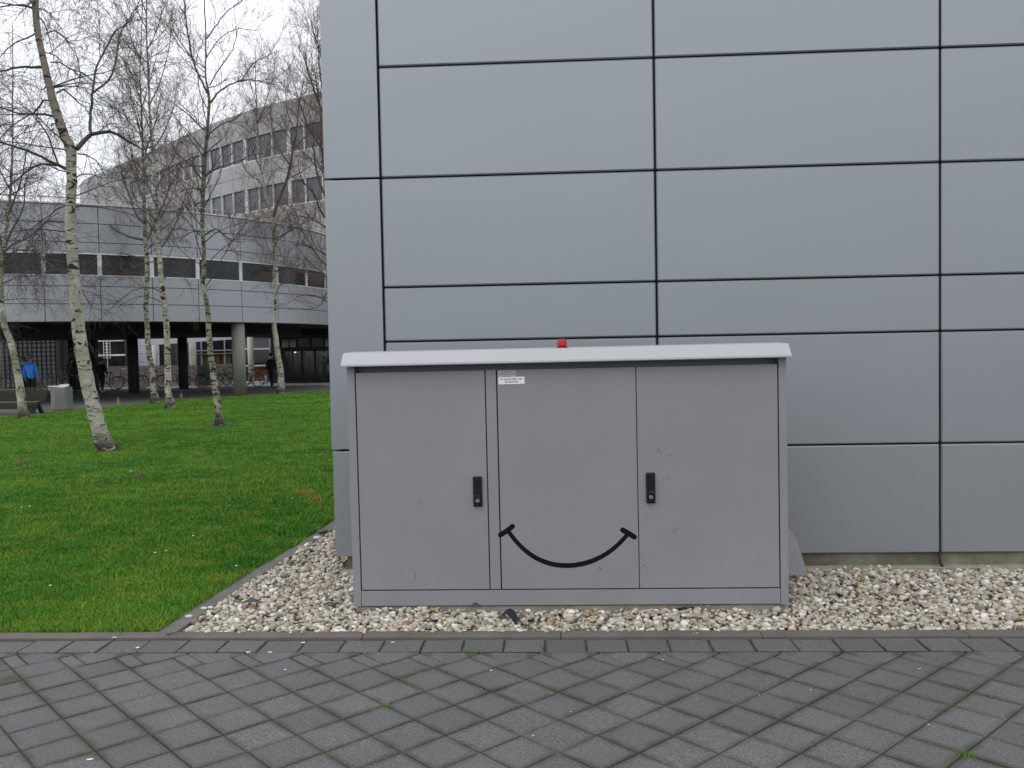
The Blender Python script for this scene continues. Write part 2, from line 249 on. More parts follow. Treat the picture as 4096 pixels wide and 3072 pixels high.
# courtyard plaza and path beyond the lawn
g = MB().prism([(-60, 24.0), (-17.6, 24.0), (-16.42, 25.55), (-15.68, 28.8), (-14.88, 31.2), (-14.62, 33.55), (-13.45, 35.63), (-11.85, 37.07), (-10.5, 40.1), (-6, 47), (-2, 60), (-2, 130), (-90, 130), (-90, 24)], -.08, .0, 'z'); S('path', g.mesh('path', M_PLAZA))
g = MB().prism([(-40, 46.6), (-10, 46.6), (-10, 57), (-40, 57)], -.03, .004, 'z'); S('courtyard', g.mesh('courtyard', M_YARD))  # floor made paler to paint in the daylight past the roof edge
# lawn sheet
LAWN = [(-60, 5.445), (-2.535, 5.445), (-2.50, 6.1), (-2.44, 7.0), (-2.37, 8.0), (-2.33, 9.1), (-2.33, 44), (-8, 44), (-10.5, 40.1), (-11.85, 37.07), (-13.45, 35.63), (-14.62, 33.55), (-14.88, 31.2), (-15.68, 28.8), (-16.42, 25.55), (-17.6, 24.0), (-60, 24.0)]
g = MB().prism(LAWN, -.08, .008, 'z'); S('lawn', g.mesh('lawn', M_TURF))

# grass blades
rng = np.random.default_rng(11)
def in_poly(x, y, poly):
    ins = np.zeros(len(x), bool); k = len(poly)
    for i in range(k):
        x0, y0 = poly[i]; x1, y1 = poly[(i+1) % k]
        if y0 == y1: continue
        c = (y > y0) != (y > y1); ins ^= c & (x < (x1-x0)*(y-y0)/(y1-y0)+x0)
    return ins
def grass():
    n = 900000; u = rng.random(n); y = 5.2*(42/5.2)**u
    a = rng.random(n); xr = np.full(n, -2.25); xl = -.80*y-2.2; thin = rng.random(n)
    x = xl+(xr-xl)*a; keep = in_poly(x, y, LAWN) & (((x < -.17*y-.6) & (x > -.64*y-.4)) | (thin < .6)); x, y = x[keep], y[keep]; m = len(x); s = (y/5.5)**.62
    w = .0042*s*rng.uniform(.7, 1.4, m); clump = .75+.5*np.sin(x*5.1+np.sin(y*4.3)*1.5)*np.sin(y*6.3+x*2.0)
    h = .023*(y/5.5)**.18*rng.uniform(.5, 1.5, m)*clump+.008; h = np.where(rng.random(m) < .004, h*2.2, h); az = rng.uniform(0, 2*np.pi, m); lean = rng.uniform(.1, 1.1, m)*h; la = rng.uniform(0, 2*np.pi, m)
    V = np.empty((m, 3, 3)); V[:, 0] = np.c_[x-w*np.cos(az), y-w*np.sin(az), np.full(m, .004)]; V[:, 1] = np.c_[x+w*np.cos(az), y+w*np.sin(az), np.full(m, .004)]; V[:, 2] = np.c_[x+lean*np.cos(la), y+lean*np.sin(la), .008+h]
    me = npmesh('grass', V.reshape(-1, 3), np.arange(3*m).reshape(-1, 3), M_BLADE)
    tag(link('grass', me), 'mown green lawn grass left of the pebble strip', 'grass', kind='stuff')
grass()

TS = .24229; Q = TS*math.sqrt(2); OX, OY, KB = -2.07285, 4.83523, 5.09182; J = .0046
# pavement: sand bed with individual stones
pave = S('pavement', MB().box(-9, 9, -3, KB-.011, -.08, -.008).box(-9, 9, KB+.007, 5.33, -.08, -.009).box(-9, 9, KB-.011, KB+.007, -.08, -.05).mesh('pavement', M_SAND))
random.seed(4)
def stone_mesh(name, poly, mat, top=0.0, th=.06, bev=.0035, wob=.0012):
    """chamfered stone slab over a polygon centred on the origin"""
    bm = bmesh.new(); ins = lambda k: [(x*k, y*k) for x, y in poly]
    rr = max(math.hypot(x, y) for x, y in poly); k1 = 1-bev/rr*1.5
    P = [(p[0]+random.uniform(-wob, wob), p[1]+random.uniform(-wob, wob)) for p in poly]
    A = [bm.verts.new((x, y, top-th)) for x, y in P]; B = [bm.verts.new((x, y, top-bev)) for x, y in P]; C = [bm.verts.new((x*k1, y*k1, top)) for x, y in P]; k = len(P)
    for X, Y in ((A, B), (B, C)):
        for i in range(k): bm.faces.new([X[i], X[(i+1) % k], Y[(i+1) % k], Y[i]])
    bm.faces.new(C); bmesh.ops.recalc_face_normals(bm, faces=bm.faces); me = bpy.data.meshes.new(name); bm.to_mesh(me); bm.free(); me.materials.append(mat); return me
h = TS/2-J
full = [stone_mesh('paving_stone', [(-h, -h), (h, -h), (h, h), (-h, h)], M_PAVE) for _ in range(6)]
HW = .0585*math.sqrt(2)/2
half = [stone_mesh('paving_stone_half', [(-HW+J, -h), (HW-J, -h), (HW-J, h-.002), (-HW+J, h-.006)], M_PAVE) for _ in range(3)]
DKV = .0585; TOPV = KB-(OY+Q/2)-DKV
tri = [stone_mesh('paving_stone_corner', [(-Q/2+.006, .052+TOPV-.010), (-Q/2+.006, .052-.006), (0, -Q/2+.052+.010), (Q/2-.006, .052-.006), (Q/2-.006, .052+TOPV-.010)], M_PAVE, bev=.0025) for _ in range(3)]
def stone(name, me, x, y, rz):
    o = link(name, me, None, pave, (x+random.gauss(0, .001), y+random.gauss(0, .001), random.uniform(-.0030, .0015)), (random.gauss(0, .006), random.gauss(0, .006), rz+random.gauss(0, .006))); return o
extra = bmesh.new(); nst = 0; cells = []
for j in range(-1, 26):           # rows of stone centres (rhombus grid)
    cy = OY - (j-.0)*Q/2          # centres lie on the same rows as vertices, offset half
    for i in range(-26, 32):
        cx = OX + i*Q + (Q/2 if j % 2 == 0 else 0)
        cells.append((cx, cy))
vis = lambda x, y: (-.60*y-.25) < x < (.53*y+.30) and y > 3.05
for cx, cy in cells:
    if abs(cx) > 8.5 or cy < -2.5 or cy > OY+.01: continue
    if vis(cx, cy): stone('paving_stone', random.choice(full), cx, cy, R_(45)); nst += 1
    else:
        me = random.choice(full); ret = bmesh.new(); ret.from_mesh(me); bmesh.ops.transform(ret, matrix=Matrix.Translation((cx, cy, random.uniform(-.002, .001))) @ Matrix.Rotation(R_(45), 4, 'Z'), verts=ret.verts)
        tmp = bpy.data.meshes.new('t'); ret.to_mesh(tmp); ret.free(); extra.from_mesh(tmp); bpy.data.meshes.remove(tmp)
me = bpy.data.meshes.new('paving_rest'); extra.to_mesh(me); extra.free(); me.materials.append(M_PAVE); tag(link('paving_stones_beyond_view', me, None, pave), kind='stuff')
print('full stones', nst)
# top zigzag: row-0 vertices at (OX+(i+.5)Q, OY+Q/2); V points on the kerb line
dk = DKV
for i in range(-8, 26):
    vx, vy = OX+(i+.5)*Q+dk, OY+Q/2+dk
    if abs(vx) > 5.5: continue
    stone('corner_stone', random.choice(tri), vx+Q/2, vy-.052, 0)
    # half stone between regular line through row-0 vertex and line through V, direction (1,-1)
    mx, my = OX+(i+.5)*Q+dk/2, OY+Q/2+dk/2
    stone('half_stone', random.choice(half), mx+TS/2/math.sqrt(2), my-TS/2/math.sqrt(2), R_(45))
# border row
bl = .24166; h = bl/2-J; bd = (5.312-KB)/2-.0075
bord = [stone_mesh('border_stone', [(-h, -bd), (h, -bd), (h, bd), (-h, bd)], M_BORDER) for _ in range(5)]
for i in range(-9, 36):
    x = -3.23623+(i+.5)*bl
    if -4.6 < x < 4.6: stone('border_stone', random.choice(bord), x, (KB+5.312)/2, 0)
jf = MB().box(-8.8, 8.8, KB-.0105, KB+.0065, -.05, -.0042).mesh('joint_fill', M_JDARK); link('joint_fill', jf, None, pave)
# moss tufts in joints
def tuft(cx, cy, r, n, hh, label):
    V = []; 
    for _ in range(n):
        a = random.uniform(0, 6.28); q = r*math.sqrt(random.random()); x, y = cx+q*math.cos(a)*(1.6 if r > .045 else 1.0), cy+q*math.sin(a)*(.4 if r > .045 else .8); w = .0015; b = random.uniform(0, 6.28); l = random.uniform(.2, 1)*hh
        V += [(x-w*math.cos(b), y-w*math.sin(b), -.005), (x+w*math.cos(b), y+w*math.sin(b), -.005), (x+random.gauss(0, l*.5), y+random.gauss(0, l*.5), l)]
    tag(link('weed_tuft', npmesh('weed_tuft', V, np.arange(len(V)).reshape(-1, 3), M_BLADE)), label, 'weed')
tuft(-.529, 5.096, .05, 160, .018, 'thin green weeds in the joint below the paving border')
tuft(1.70, 3.80, .042, 130, .022, 'bright green weed tuft in a paving joint at lower right')
tuft(-.871, 4.312, .022, 90, .014, 'tiny green weed tuft in a paving joint left of centre')

# kerb (brownish edging along pavement)
kerb = S('kerb', MB().box(-9, 9, 5.335, 5.425, -.1, -.004).mesh('kerb', M_SAND))
kx = [-6.0, -4.3, -2.75, -1.21, .0, 1.20, 2.4, 3.6, 4.8, 6]
for a, b in zip(kx, kx[1:]):
    c = (a+b)/2; me = MB().box(-(b-a)/2+.002, (b-a)/2-.002, -.058, .058, -.1, .012, .006, 2).mesh('kerb_stone', M_KERB); link('kerb_stone', me, None, kerb, (c, 5.379, random.uniform(-.002, .002)))
# diagonal edging between lawn and pebbles
edg = S('lawn_edging', MB().prism([(-2.50, 5.44), (-2.40, 5.44), (-2.20, 9.0), (-2.20, 14), (-2.30, 14), (-2.31, 9.0)], -.12, -.01, 'z').mesh('lawn_edging', M_SAND))
ep = [(-2.475, 5.445), (-2.435, 6.45), (-2.355, 7.5), (-2.28, 8.6), (-2.245, 9.7), (-2.235, 10.8), (-2.23, 11.9)]
for (x0, y0), (x1, y1) in zip(ep, ep[1:]):
    L = math.hypot(x1-x0, y1-y0); a = math.atan2(y1-y0, x1-x0)
    me = MB().box(-L/2+.002, L/2-.002, -.06, .06, -.1, .010, .006, 2).mesh('edging_stone', M_EDGE); link('edging_stone', me, None, edg, ((x0+x1)/2, (y0+y1)/2, 0), (0, 0, a))
# pebble bed
S('pebble_bed_soil', MB().prism([(-2.42, 5.43), (9, 5.43), (9, 7.2), (-1.7, 7.2), (-1.7, 20), (-2.22, 20), (-2.22, 9), (-2.38, 6.4)], -.08, -.018, 'z').mesh('pebble_bed_soil', M_SOIL))
def peb_base():
    bm = bmesh.new(); bmesh.ops.create_cube(bm, size=2); bmesh.ops.subdivide_edges(bm, edges=bm.edges, cuts=1, use_grid_fill=True)
    for v in bm.verts: v.co = v.co.normalized()
    bm.verts.ensure_lookup_table(); V = np.array([v.co[:] for v in bm.verts]); F = np.array([[v.index for v in f.verts] for f in bm.faces]); bm.free(); return V, F
PV, PF = peb_base()
def pebbles(n, seed, zlo, zhi, smin, smax):
    g = np.random.default_rng(seed); P = []
    def area(n, x0, x1, y0, y1): return np.c_[g.uniform(x0, x1, n), g.uniform(y0, y1, n)]
    P = np.vstack([area(int(n*.86), -2.42, 4.6, 5.435, 7.08), area(int(n*.14), -2.38, -1.72, 7.08, 11)])
    x, y = P[:, 0], P[:, 1]; edge = np.interp(y, [5.44, 6.45, 7.5, 8.6, 9.7, 12], [-2.405, -2.365, -2.285, -2.21, -2.175, -2.16])
    keep = (x > edge) & ~((x > -1.35) & (x < 1.45) & (y > 5.90) & (y < 6.47)) & ~((x > -1.70) & (y > 7.02)) & ~((x > 2.6) & (y < 1)); x, y = x[keep], y[keep]
    m = len(x); a = g.lognormal(0, .30, m)*.0178; a = np.clip(a, smin, smax); b = a*g.uniform(.6, 1, m); c = a*g.uniform(.38, .75, m)
    z = g.uniform(zlo, zhi, m)+(y > 5.50)*np.clip((y-5.5)*.05, 0, .012)+.008*np.sin(x*3.1+y*2)+.006*np.sin(x*7.3-y*5)
    z = z-np.clip((y-6.5)*.05, 0, .022)*(x > -1.75); z = np.where((y < 5.48), np.minimum(z, .004), z)
    az = g.uniform(0, 2*np.pi, m); tx = g.normal(0, .35, m); ty = g.normal(0, .35, m)
    V = np.repeat(PV[None], m, 0)*(1+g.normal(0, .07, (m, len(PV), 1))); V[:, :, 0] *= a[:, None]; V[:, :, 1] *= b[:, None]; V[:, :, 2] *= c[:, None]
    def rot(V, ang, i, j):
        co, si = np.cos(ang)[:, None], np.sin(ang)[:, None]; A, B = V[:, :, i].copy(), V[:, :, j].copy(); V[:, :, i] = A*co-B*si; V[:, :, j] = A*si+B*co
    rot(V, tx, 1, 2); rot(V, ty, 0, 2); rot(V, az, 0, 1); V += np.stack([x, y, z], 1)[:, None]
    F = (PF[None]+np.arange(m)[:, None, None]*len(PV)).reshape(-1, 4); return V.reshape(-1, 3), F
Va, Fa = pebbles(14000, 1, -.022, .000, .009, .032); Vb, Fb = pebbles(8200, 2, -.004, .012, .010, .036); Vc, Fc = pebbles(420, 3, .006, .014, .020, .042)
gk = np.random.default_rng(8); xs = gk.uniform(-2.3, 3.6, 46); Vd = (PV[None]*(gk.uniform(.007, .015, (46, 1, 3))*np.array([1.2, 1, .7])))+np.stack([xs, 5.437-gk.random(46)**2*.05, np.full(46, .019)], 1)[:, None]
Fd = (PF[None]+np.arange(46)[:, None, None]*len(PV)).reshape(-1, 4); Vd = Vd.reshape(-1, 3)
me = npmesh('gravel', np.vstack([Va, Vb, Vc, Vd]), np.vstack([Fa, Fb+len(Va), Fc+len(Va)+len(Vb), Fd+len(Va)+len(Vb)+len(Vc)]), M_PEB, True)
tag(link('gravel', me), 'bed of rounded cream and grey pebbles round the grey cabinet', 'gravel', kind='stuff')
def one_pebble(x, y, s, col, label, z=.02, rz=0):
    m = simple('stray_pebble_stone', col, .6); g = np.random.default_rng(int(abs(x)*1000)); V = PV*(1+g.normal(0, .05, (len(PV), 1)))*np.array([s, s*.6, s*.42]); o = link('pebble', npmesh('pebble', V, PF, m, True), None, None, (x, y, z), (0, 0, rz)); tag(o, label, 'pebble', 'stray pebbles on the lawn edging')
one_pebble(-2.268, 8.42, .055, (.09, .10, .085), 'dark grey pebble on the lawn edging near the wall corner', .03, .3)
one_pebble(-2.245, 8.15, .045, (.55, .53, .49), 'long pale pebble on the lawn edging near the wall corner', .026, .1)
one_pebble(-2.43, 5.925, .026, (.55, .53, .47), 'flat pale pebble, left of two on the lawn edging', .018)
one_pebble(-2.385, 5.93, .024, (.60, .58, .50), 'round cream pebble, right of two on the lawn edging', .022)
one_pebble(-2.46, 5.748, .030, (.50, .50, .47), 'slim pale grey pebble lying alone on the lawn edging', .016, .05)

# ------------------------------------------------------------------ clad building
WY = 7.00
clad = thing('clad_building', 'blue grey metal clad building behind the cabinet', 'building', (2, WY, 0))
ox, oy = 2, WY
def cpart(mb, name, mat): return mb.put(name, mat, clad, (-ox, -oy, 0))
XJ = [-1.35, .787, 2.938, 5.085, 7.23, 9.38]; ZJ = [.105, .958, 1.819, 2.246, 3.101, 3.958, 4.81, 5.67, 6.52]; g2 = .0082
cpart(MB().box(-1.70, 11.0, WY+.06, WY+6, .10, 6.9), 'wall', M_BACK)
cpart(MB().box(-1.70, 11.0, WY+.035, WY+5.9, -.1, .103), 'plinth', M_PLINTH)
def tray(x0, x1, z0, z1, ret=0):
    """metal cassette panel: front sheet with folded edges"""
    mb = MB().box(x0+g2, x1-g2, WY, WY+.045, z0+g2*.8, z1-g2*.8, .0085, 1); return mb.put('panel', M_CLAD, clad, (-ox, -oy, 0))
for a, b in zip(XJ, XJ[1:]):
    for c, d in zip(ZJ, ZJ[1:]): tray(a, b, c, d)
CZ = [.105, .965, 3.101, 5.25, 6.52]
for k, (c, d) in enumerate(zip(CZ, CZ[1:])):
    xl = -1.795+(.008 if k == 0 else 0)
    MB().box(xl, XJ[0]-g2, WY, WY+.05, c+g2, d-g2, .005, 2).put('corner_panel', M_CLAD, clad, (-ox, -oy, 0))
    for q in range(3): MB().box(xl, xl+.05, WY+.051+q*2, WY+2.03+q*2, c+g2, d-g2, .005, 2).put('side_panel', M_CLAD, clad, (-ox, -oy, 0))
cpart(MB().box(-1.85, 11, WY-.02, WY+6.1, 6.53, 6.75), 'roof_edge', M_CLAD)
# stained damp patch strip on plinth as concrete footing lip
cpart(MB().box(-1.76, 11.0, WY-.055, WY+.09, -.1, .010, .004, 1), 'footing', M_CONC)
# cable out of the joint
cb = MB().tube([(2.938, WY+.03, .30), (2.937, WY+.02, .12), (2.928, WY-.012, .07), (2.930, WY-.02, .03), (2.945, WY-.035, -.002)], .010, 8).put('cable', M_SEAL); tag(cb, 'black cable hanging from the wall joint into the pebbles', 'cable')

# ------------------------------------------------------------------ utility cabinet
CY = 5.83472
cabt = thing('utility_cabinet', 'wide grey metal street cabinet with a painted smile', 'utility cabinet', (0, CY, 0), -.0)
cabt.rotation_euler = (0, -.00375, -.0104)     # leans very slightly
def cp(mb, name, mat, parent=cabt, label=None):
    o = mb.put(name, mat, parent)
    if label: o['label'] = label
    return o
DEP = .60
cp(MB().box(-1.36, 1.465, .02, DEP-.03, -.08, .046, .004, 1), 'concrete_base', M_CONC)
cp(MB().box(-1.372, 1.474, .022, DEP, .052, 1.612).box(-1.37, 1.472, .111, DEP, 1.6125, 1.66), 'body', M_SEAL)
cp(MB().box(-1.379, -1.3275, 0, DEP+.002, .050, 1.672, .003, 2), 'corner_post', M_CAB)
cp(MB().box(1.4305, 1.481, 0, DEP+.002, .050, 1.672, .003, 2), 'corner_post', M_CAB)
cp(MB().box(-1.3255, 1.4285, .003, .03, .054, .1555, .003, 2), 'kick_plate', M_CAB)
cp(MB().box(-1.3255, 1.4285, 0.100, .110, 1.590, 1.672, .002, 1), 'header_rail', M_CAB)
cp(MB().box(-.4585, -.3905, .001, .03, .163, 1.615, .002, 1), 'mullion', M_CAB)
def door(x0, x1, label):
    return cp(MB().box(x0, x1, 0, .022, .1635, 1.6125, .0035, 3), 'door', M_CAB, label=label)
d1 = door(-1.3195, -.4655, 'left door with the lever handle on its right edge'); d2 = door(-.3825, .5175, 'middle door with the painted smile'); d3 = door(.5225, 1.4225, 'right door with the lever handle on its left edge')
for x0, x1 in ((-1.3255, -1.3195),): pass
# cap: sloping front lip and side lips
def cap():
    bm = bmesh.new(); z0, z1, z2 = 1.667, 1.744, 1.752
    lo = [(-1.400, -.075), (1.498, -.075), (1.498, DEP+.05), (-1.400, DEP+.05)]; hi = [(-1.392, -.030), (1.488, -.030), (1.502, DEP-.01), (-1.402, DEP-.01)]
    A = [bm.verts.new((x, y, z0-.012)) for x, y in lo]; B = [bm.verts.new((x, y, z0)) for x, y in lo]; C = [bm.verts.new((x, y, z1)) for x, y in hi]
    t = [bm.verts.new((-1.40, DEP/2, z2)), bm.verts.new((1.50, DEP/2, z2))]
    for X, Y in ((A, B), (B, C)):
        for i in range(4): bm.faces.new([X[i], X[(i+1) % 4], Y[(i+1) % 4], Y[i]])
    bm.faces.new([C[0], C[1], t[1], t[0]]); bm.faces.new([t[0], t[1], C[2], C[3]]); bm.faces.new([C[1], C[2], t[1]]); bm.faces.new([C[3], C[0], t[0]]); fa = bm.faces.new(A[::-1])
    bmesh.ops.recalc_face_normals(bm, faces=bm.faces); bmesh.ops.bevel(bm, geom=[e for e in bm.edges], offset=.003, segments=2, affect='EDGES')
    me = bpy.data.meshes.new('cap'); bm.to_mesh(me); bm.free(); me.materials.append(M_CAP); return link('roof_cap', me, None, cabt)
cap()
bt = cp(MB().lathe([(.040, 0), (.040, .006), (.031, .008)], 24), 'beacon_base', M_RED); bt.location = (.046, .06, 1.745)
bt2 = MB().lathe([(.030, 0), (.0305, .012), (.0298, .044), (.026, .051), (.012, .053)], 28).put('beacon_lens', M_RED, bt, (0, 0, .0082))
def handle(x, z, flip):
    dr = d1 if flip < 0 else d3
    def hp(mb, nm, m): return mb.put(nm, m, dr, (x, 0, z))
    hp(MB().box(-.030, .030, -.018, .002, -.100, .100, .008, 3), 'handle_housing', M_BLACKPL2)
    hp(MB().prism([(.0165*math.cos(math.pi*k/10), .075+.0165*math.sin(math.pi*k/10)) for k in range(11)]+[(-.0165, -.018), (.0165, -.018)], -.029, -.016, 'y'), 'handle_lever', M_BLACKPL)
    hp(MB().box(-.017 if flip > 0 else -.026, .027 if flip > 0 else .017, -.038, -.016, -.042, -.015, .006, 2), 'lever_pivot', M_BLACKPL2)
    hp(MB().box(-.018, .018, -.024, -.016, -.094, -.045, .004, 2), 'lock_block', M_BLACKPL)
    MB().lathe([(.0130, 0), (.0130, .007), (.0118, .0085)], 24).put('lock_cylinder', M_LOCK, dr, (x, -.0235, z-.057), (R_(90), 0, 0))
    hp(MB().box(-.0018, .0018, -.0330, -.0315, -.063, -.051), 'keyhole', M_SEAL)
handle(-.528, .8155, -1); handle(.602, .8245, 1)
# smile painted on the middle door: raised film of marker paint
def film(pts, w, name):
    mb = MB(); P = [Vector((x, 0, z)) for x, z in pts]; L, Rr = [], []
    n_ = len(P)
    for i, p in enumerate(P):
        t = (P[min(i+1, n_-1)]-P[max(i-1, 0)]).normalized(); nn = Vector((-t.z, 0, t.x)); ww = w[i] if isinstance(w, list) else w; L.append(p+nn*ww/2); Rr.append(p-nn*ww/2)
    def capa(c, d0, ww): 
        base = math.atan2(d0.z, d0.x); return [Vector((c.x+ww/2*math.cos(base+a), 0, c.z+ww/2*math.sin(base+a))) for a in (R_(60), R_(30), 0, R_(-30), R_(-60))]
    w0 = w[0] if isinstance(w, list) else w; w1 = w[-1] if isinstance(w, list) else w
    loop = L + capa(P[-1], (P[-1]-P[-2]).normalized(), w1) + Rr[::-1] + capa(P[0], (P[0]-P[1]).normalized(), w0)
    mb.prism([(v.x, v.z) for v in loop], -.0008, .0002, 'y'); return mb.put(name, M_TAPE, d2)
def smooth_curve(pts, m=40):
    x = np.array([p[0] for p in pts]); z = np.array([p[1] for p in pts]); c = np.polyfit(x, z, 4); X = np.linspace(x[0], x[-1], m); return [(float(a), float(np.polyval(c, a))) for a in X]
sm = smooth_curve([(-.334, .549), (-.284, .487), (-.209, .407), (-.119, .351), (-.028, .323), (.060, .317), (.154, .331), (.246, .361), (.337, .411), (.405, .473), (.456, .531)])
film(sm, [.027+.0055*math.sin(math.pi*i/39)*(1 if i < 30 else .6) for i in range(40)], 'smile_marking')
for o_, dx in ((film([(-.385, .5245), (-.345, .549), (-.304, .581)], .033, 'smile_end_mark'), 0), (film([(.417, .549), (.46, .523), (.492, .502)], .034, 'smile_end_mark'), 0)): o_.location = (0, -.0003, 0)
def scuff(x, z, sx, sz, mat, parent, seed, ang=0):
    g = random.Random(seed); pts = []
    for k in range(12):
        a = 2*math.pi*k/12; r = g.uniform(.45, 1); px, pz = sx*r*math.cos(a), sz*r*math.sin(a); pts.append((x+px*math.cos(ang)-pz*math.sin(ang), z+px*math.sin(ang)+pz*math.cos(ang)))
    MB().prism(pts, -.0004, .0002, 'y').put('scuff', mat, parent)
for a in [(.662, 1.063, .016, .007, M_STAIN, d3, 1, -.8), (.655, 1.075, .010, .004, M_STAIN, d3, 11, .7), (.672, 1.048, .007, .004, M_STAIN, d3, 12, -1.2), (.727, 1.032, .0045, .009, M_STAIND, d3, 2, 0), (.298, 1.421, .003, .003, M_STAIND, d2, 3, 0), (.310, 1.435, .002, .002, M_STAIND, d2, 13, 0), (.715, .887, .006, .014, M_STAIN, d3, 4, 0), (.690, .882, .012, .003, M_STAIN, d3, 14, .2),
    (-.919, .749, .004, .008, M_STAIND, d1, 5, -.7), (-.958, .255, .003, .050, M_STAIN, d1, 6, .02), (-.900, .25, .004, .016, M_STAIN, d1, 16, .3), (-.885, .200, .016, .004, M_STAIN, d1, 26, 0), (.265, .296, .011, .022, M_STAIN, d2, 7, .4), (.550, .313, .004, .012, M_STAIND, d3, 8, 0), (.566, .300, .004, .020, M_STAIN, d3, 18, 0), (.560, .225, .012, .006, M_STAIN, d3, 28, 0), (.76, .545, .022, .005, M_STAIN, d3, 9, 0), (.752, .53, .004, .018, M_STAIN, d3, 10, .1), (-.86, .30, .003, .003, M_STAIND, d1, 31, 0), (-.80, .235, .004, .003, M_STAIN, d1, 32, 0), (.80, .20, .003, .012, M_STAIN, d3, 33, 0)]: scuff(*a)
# labels
def sticker(x0, x1, z0, z1, mat, rows, ink, y=-.0009, tilt=0, label=None):
    o = MB().box(-(x1-x0)/2, (x1-x0)/2, -.0004, .0006, -(z1-z0)/2, (z1-z0)/2).put('sticker', mat, cabt, ((x0+x1)/2, y, (z0+z1)/2), (0, tilt, 0))
    if label: o['label'] = label
    for txt, dz, size, dx in rows:
        cu_ = bpy.data.curves.new('lettering', 'FONT'); cu_.body = txt; cu_.size = size; cu_.align_x = 'CENTER'; cu_.align_y = 'CENTER'; cu_.offset = .00035; cu_.space_word = 1.5; cu_.space_character = 1.05
        tt = bpy.data.objects.new('lettering', cu_); lm_ = bpy.data.meshes.new_from_object(tt); bpy.data.objects.remove(tt); lm_.materials.clear(); t = link('lettering', lm_, ink); t.parent = o; t.location = (dx, -.0007, dz); t.rotation_euler = (R_(90), 0, 0)
    return o
sticker(-.3775, -.2585, 1.5665, 1.6085, M_STICK1, [('VUILWATER', .0115, .0118, .002), ('ONDERGEMAAL 008', -.0035, .0118, 0), ('VZ 15', -.0170, .0085, 0)], M_INK2, -.0006, -.004, 'greyed upper sticker with faded capitals')
sticker(-.3755, -.2035, 1.518, 1.5655, M_STICK2, [('bij storing bellen naar', .009, .0150, 0), ('020-6012546', -.0095, .0155, 0)], M_INK, -.0012, -.006, 'white lower sticker with a telephone number')
# fin plate at the rear right foot
fb = MB(); fb.prism([(1.54, .02), (1.842, .02), (1.838, .044), (1.77, .275), (1.734, .345), (1.700, .372), (1.54, .42)], 6.70, 6.706, 'y')
o = fb.put('cable_guard', M_FIN); tag(o, 'sloping grey sheet metal guard beside the cabinet foot', 'guard plate')
o2 = MB().prism([(6.35, .03), (6.70, .03), (6.70, .545), (6.45, .545)], 1.53, 1.536, 'x').put('side_flange', M_FIN, o)

# ------------------------------------------------------------------ litter and bits
def flat(name, mat, x, y, w, l, rz, label, cat, z=.004, grp=None, th=.002, oval=False, curl=0):
    if oval: mb = MB().lathe([(1, 0), (.8, .4), (.1, .5)], 14); me = mb.mesh(name, mat); o = link(name, me, None, None, (x, y, z), (0, curl, rz)); o.scale = (w*.42, l*.42, th*2)
    else: o = MB().box(-w/2, w/2, -l/2, l/2, 0, th, min(w, l)*.12, 1).put(name, mat, None, (x, y, z), (0, curl, rz))
    return tag(o, label, cat, grp)
flat('leaf', M_PAPER, -2.049, 3.715, .042, .020, .35, 'oval pale leaf lying on the paving at lower left', 'leaf', .004, None, .0015, True)
flat('cigarette_end', M_PAPER, -1.83, 5.087, .024, .009, .02, 'left one of two white scraps in the joint below the border', 'litter', -.001, 'white scraps on the paving', .006)
flat('cigarette_end', M_PAPER, -1.701, 5.086, .024, .008, 0, 'right one of two white scraps in the joint below the border', 'litter', -.001, 'white scraps on the paving', .006)
flat('paper_scrap', M_PAPER, -1.55, 5.249, .024, .016, -.2, 'white paper scrap on the border stones left of the cabinet', 'litter', .003, 'white scraps on the paving')
flat('paper_scrap', M_PETAL, -1.008, 5.254, .020, .010, .05, 'white scrap on the border stones below the left door', 'litter', .003, 'white scraps on the paving')
flat('paper_scrap', M_PETAL, -1.523, 4.798, .012, .009, .3, 'white scrap on a paving stone left of centre', 'litter', .003, 'white scraps on the paving')
flat('flat_mark', M_PAPER, -2.755, 5.332, .030, .010, .03, 'pale flattened gum on the kerb by the lawn', 'litter', .013, 'white scraps on the paving', .001)
flat('flat_mark', M_PAPER, -2.534, 5.171, .020, .018, .5, 'pale flattened gum on the border stones by the lawn', 'litter', .002, 'white scraps on the paving', .001)
flat('yellow_scrap', M_YELBIT, .798, 5.372, .012, .006, .1, 'tiny yellow scrap on the kerb below the right door', 'litter', .013)
flat('paper_scrap', M_PAPER, .820, 5.377, .014, .006, .6, 'tiny white scrap beside the yellow one on the kerb', 'litter', .013, 'white scraps on the paving')
flat('yellow_leaf', M_YELBIT, 1.905, 4.80, .016, .008, .2, 'tiny yellow leaf bit on the paving at right', 'leaf', .003)
for x, y, s, lb in [(-.134, 3.969, .012, 'bright white chip on the paving below the centre'), (-.413, 4.523, .007, 'small white chip on the paving below the smile'), (.041, 4.236, .007, 'small white chip on the paving at the centre'), (1.666, 4.098, .013, 'white chip near the green weed tuft at right'), (1.254, 4.509, .012, 'pale flat chip on the paving below the right door'), (.98, 4.441, .008, 'white round chip on the paving at right of centre'), (-.382, 4.79, .024, 'pale scraped mark on a paving stone below the middle door'), (.564, 4.95, .016, 'pale elongated chip in the paving zigzag')]:
    flat('stone_chip', M_PETAL if s < .014 else M_PAPER, x, y, s, s*.6, .2, lb, 'chip', .0015, 'white chips on the paving', .0015, True)
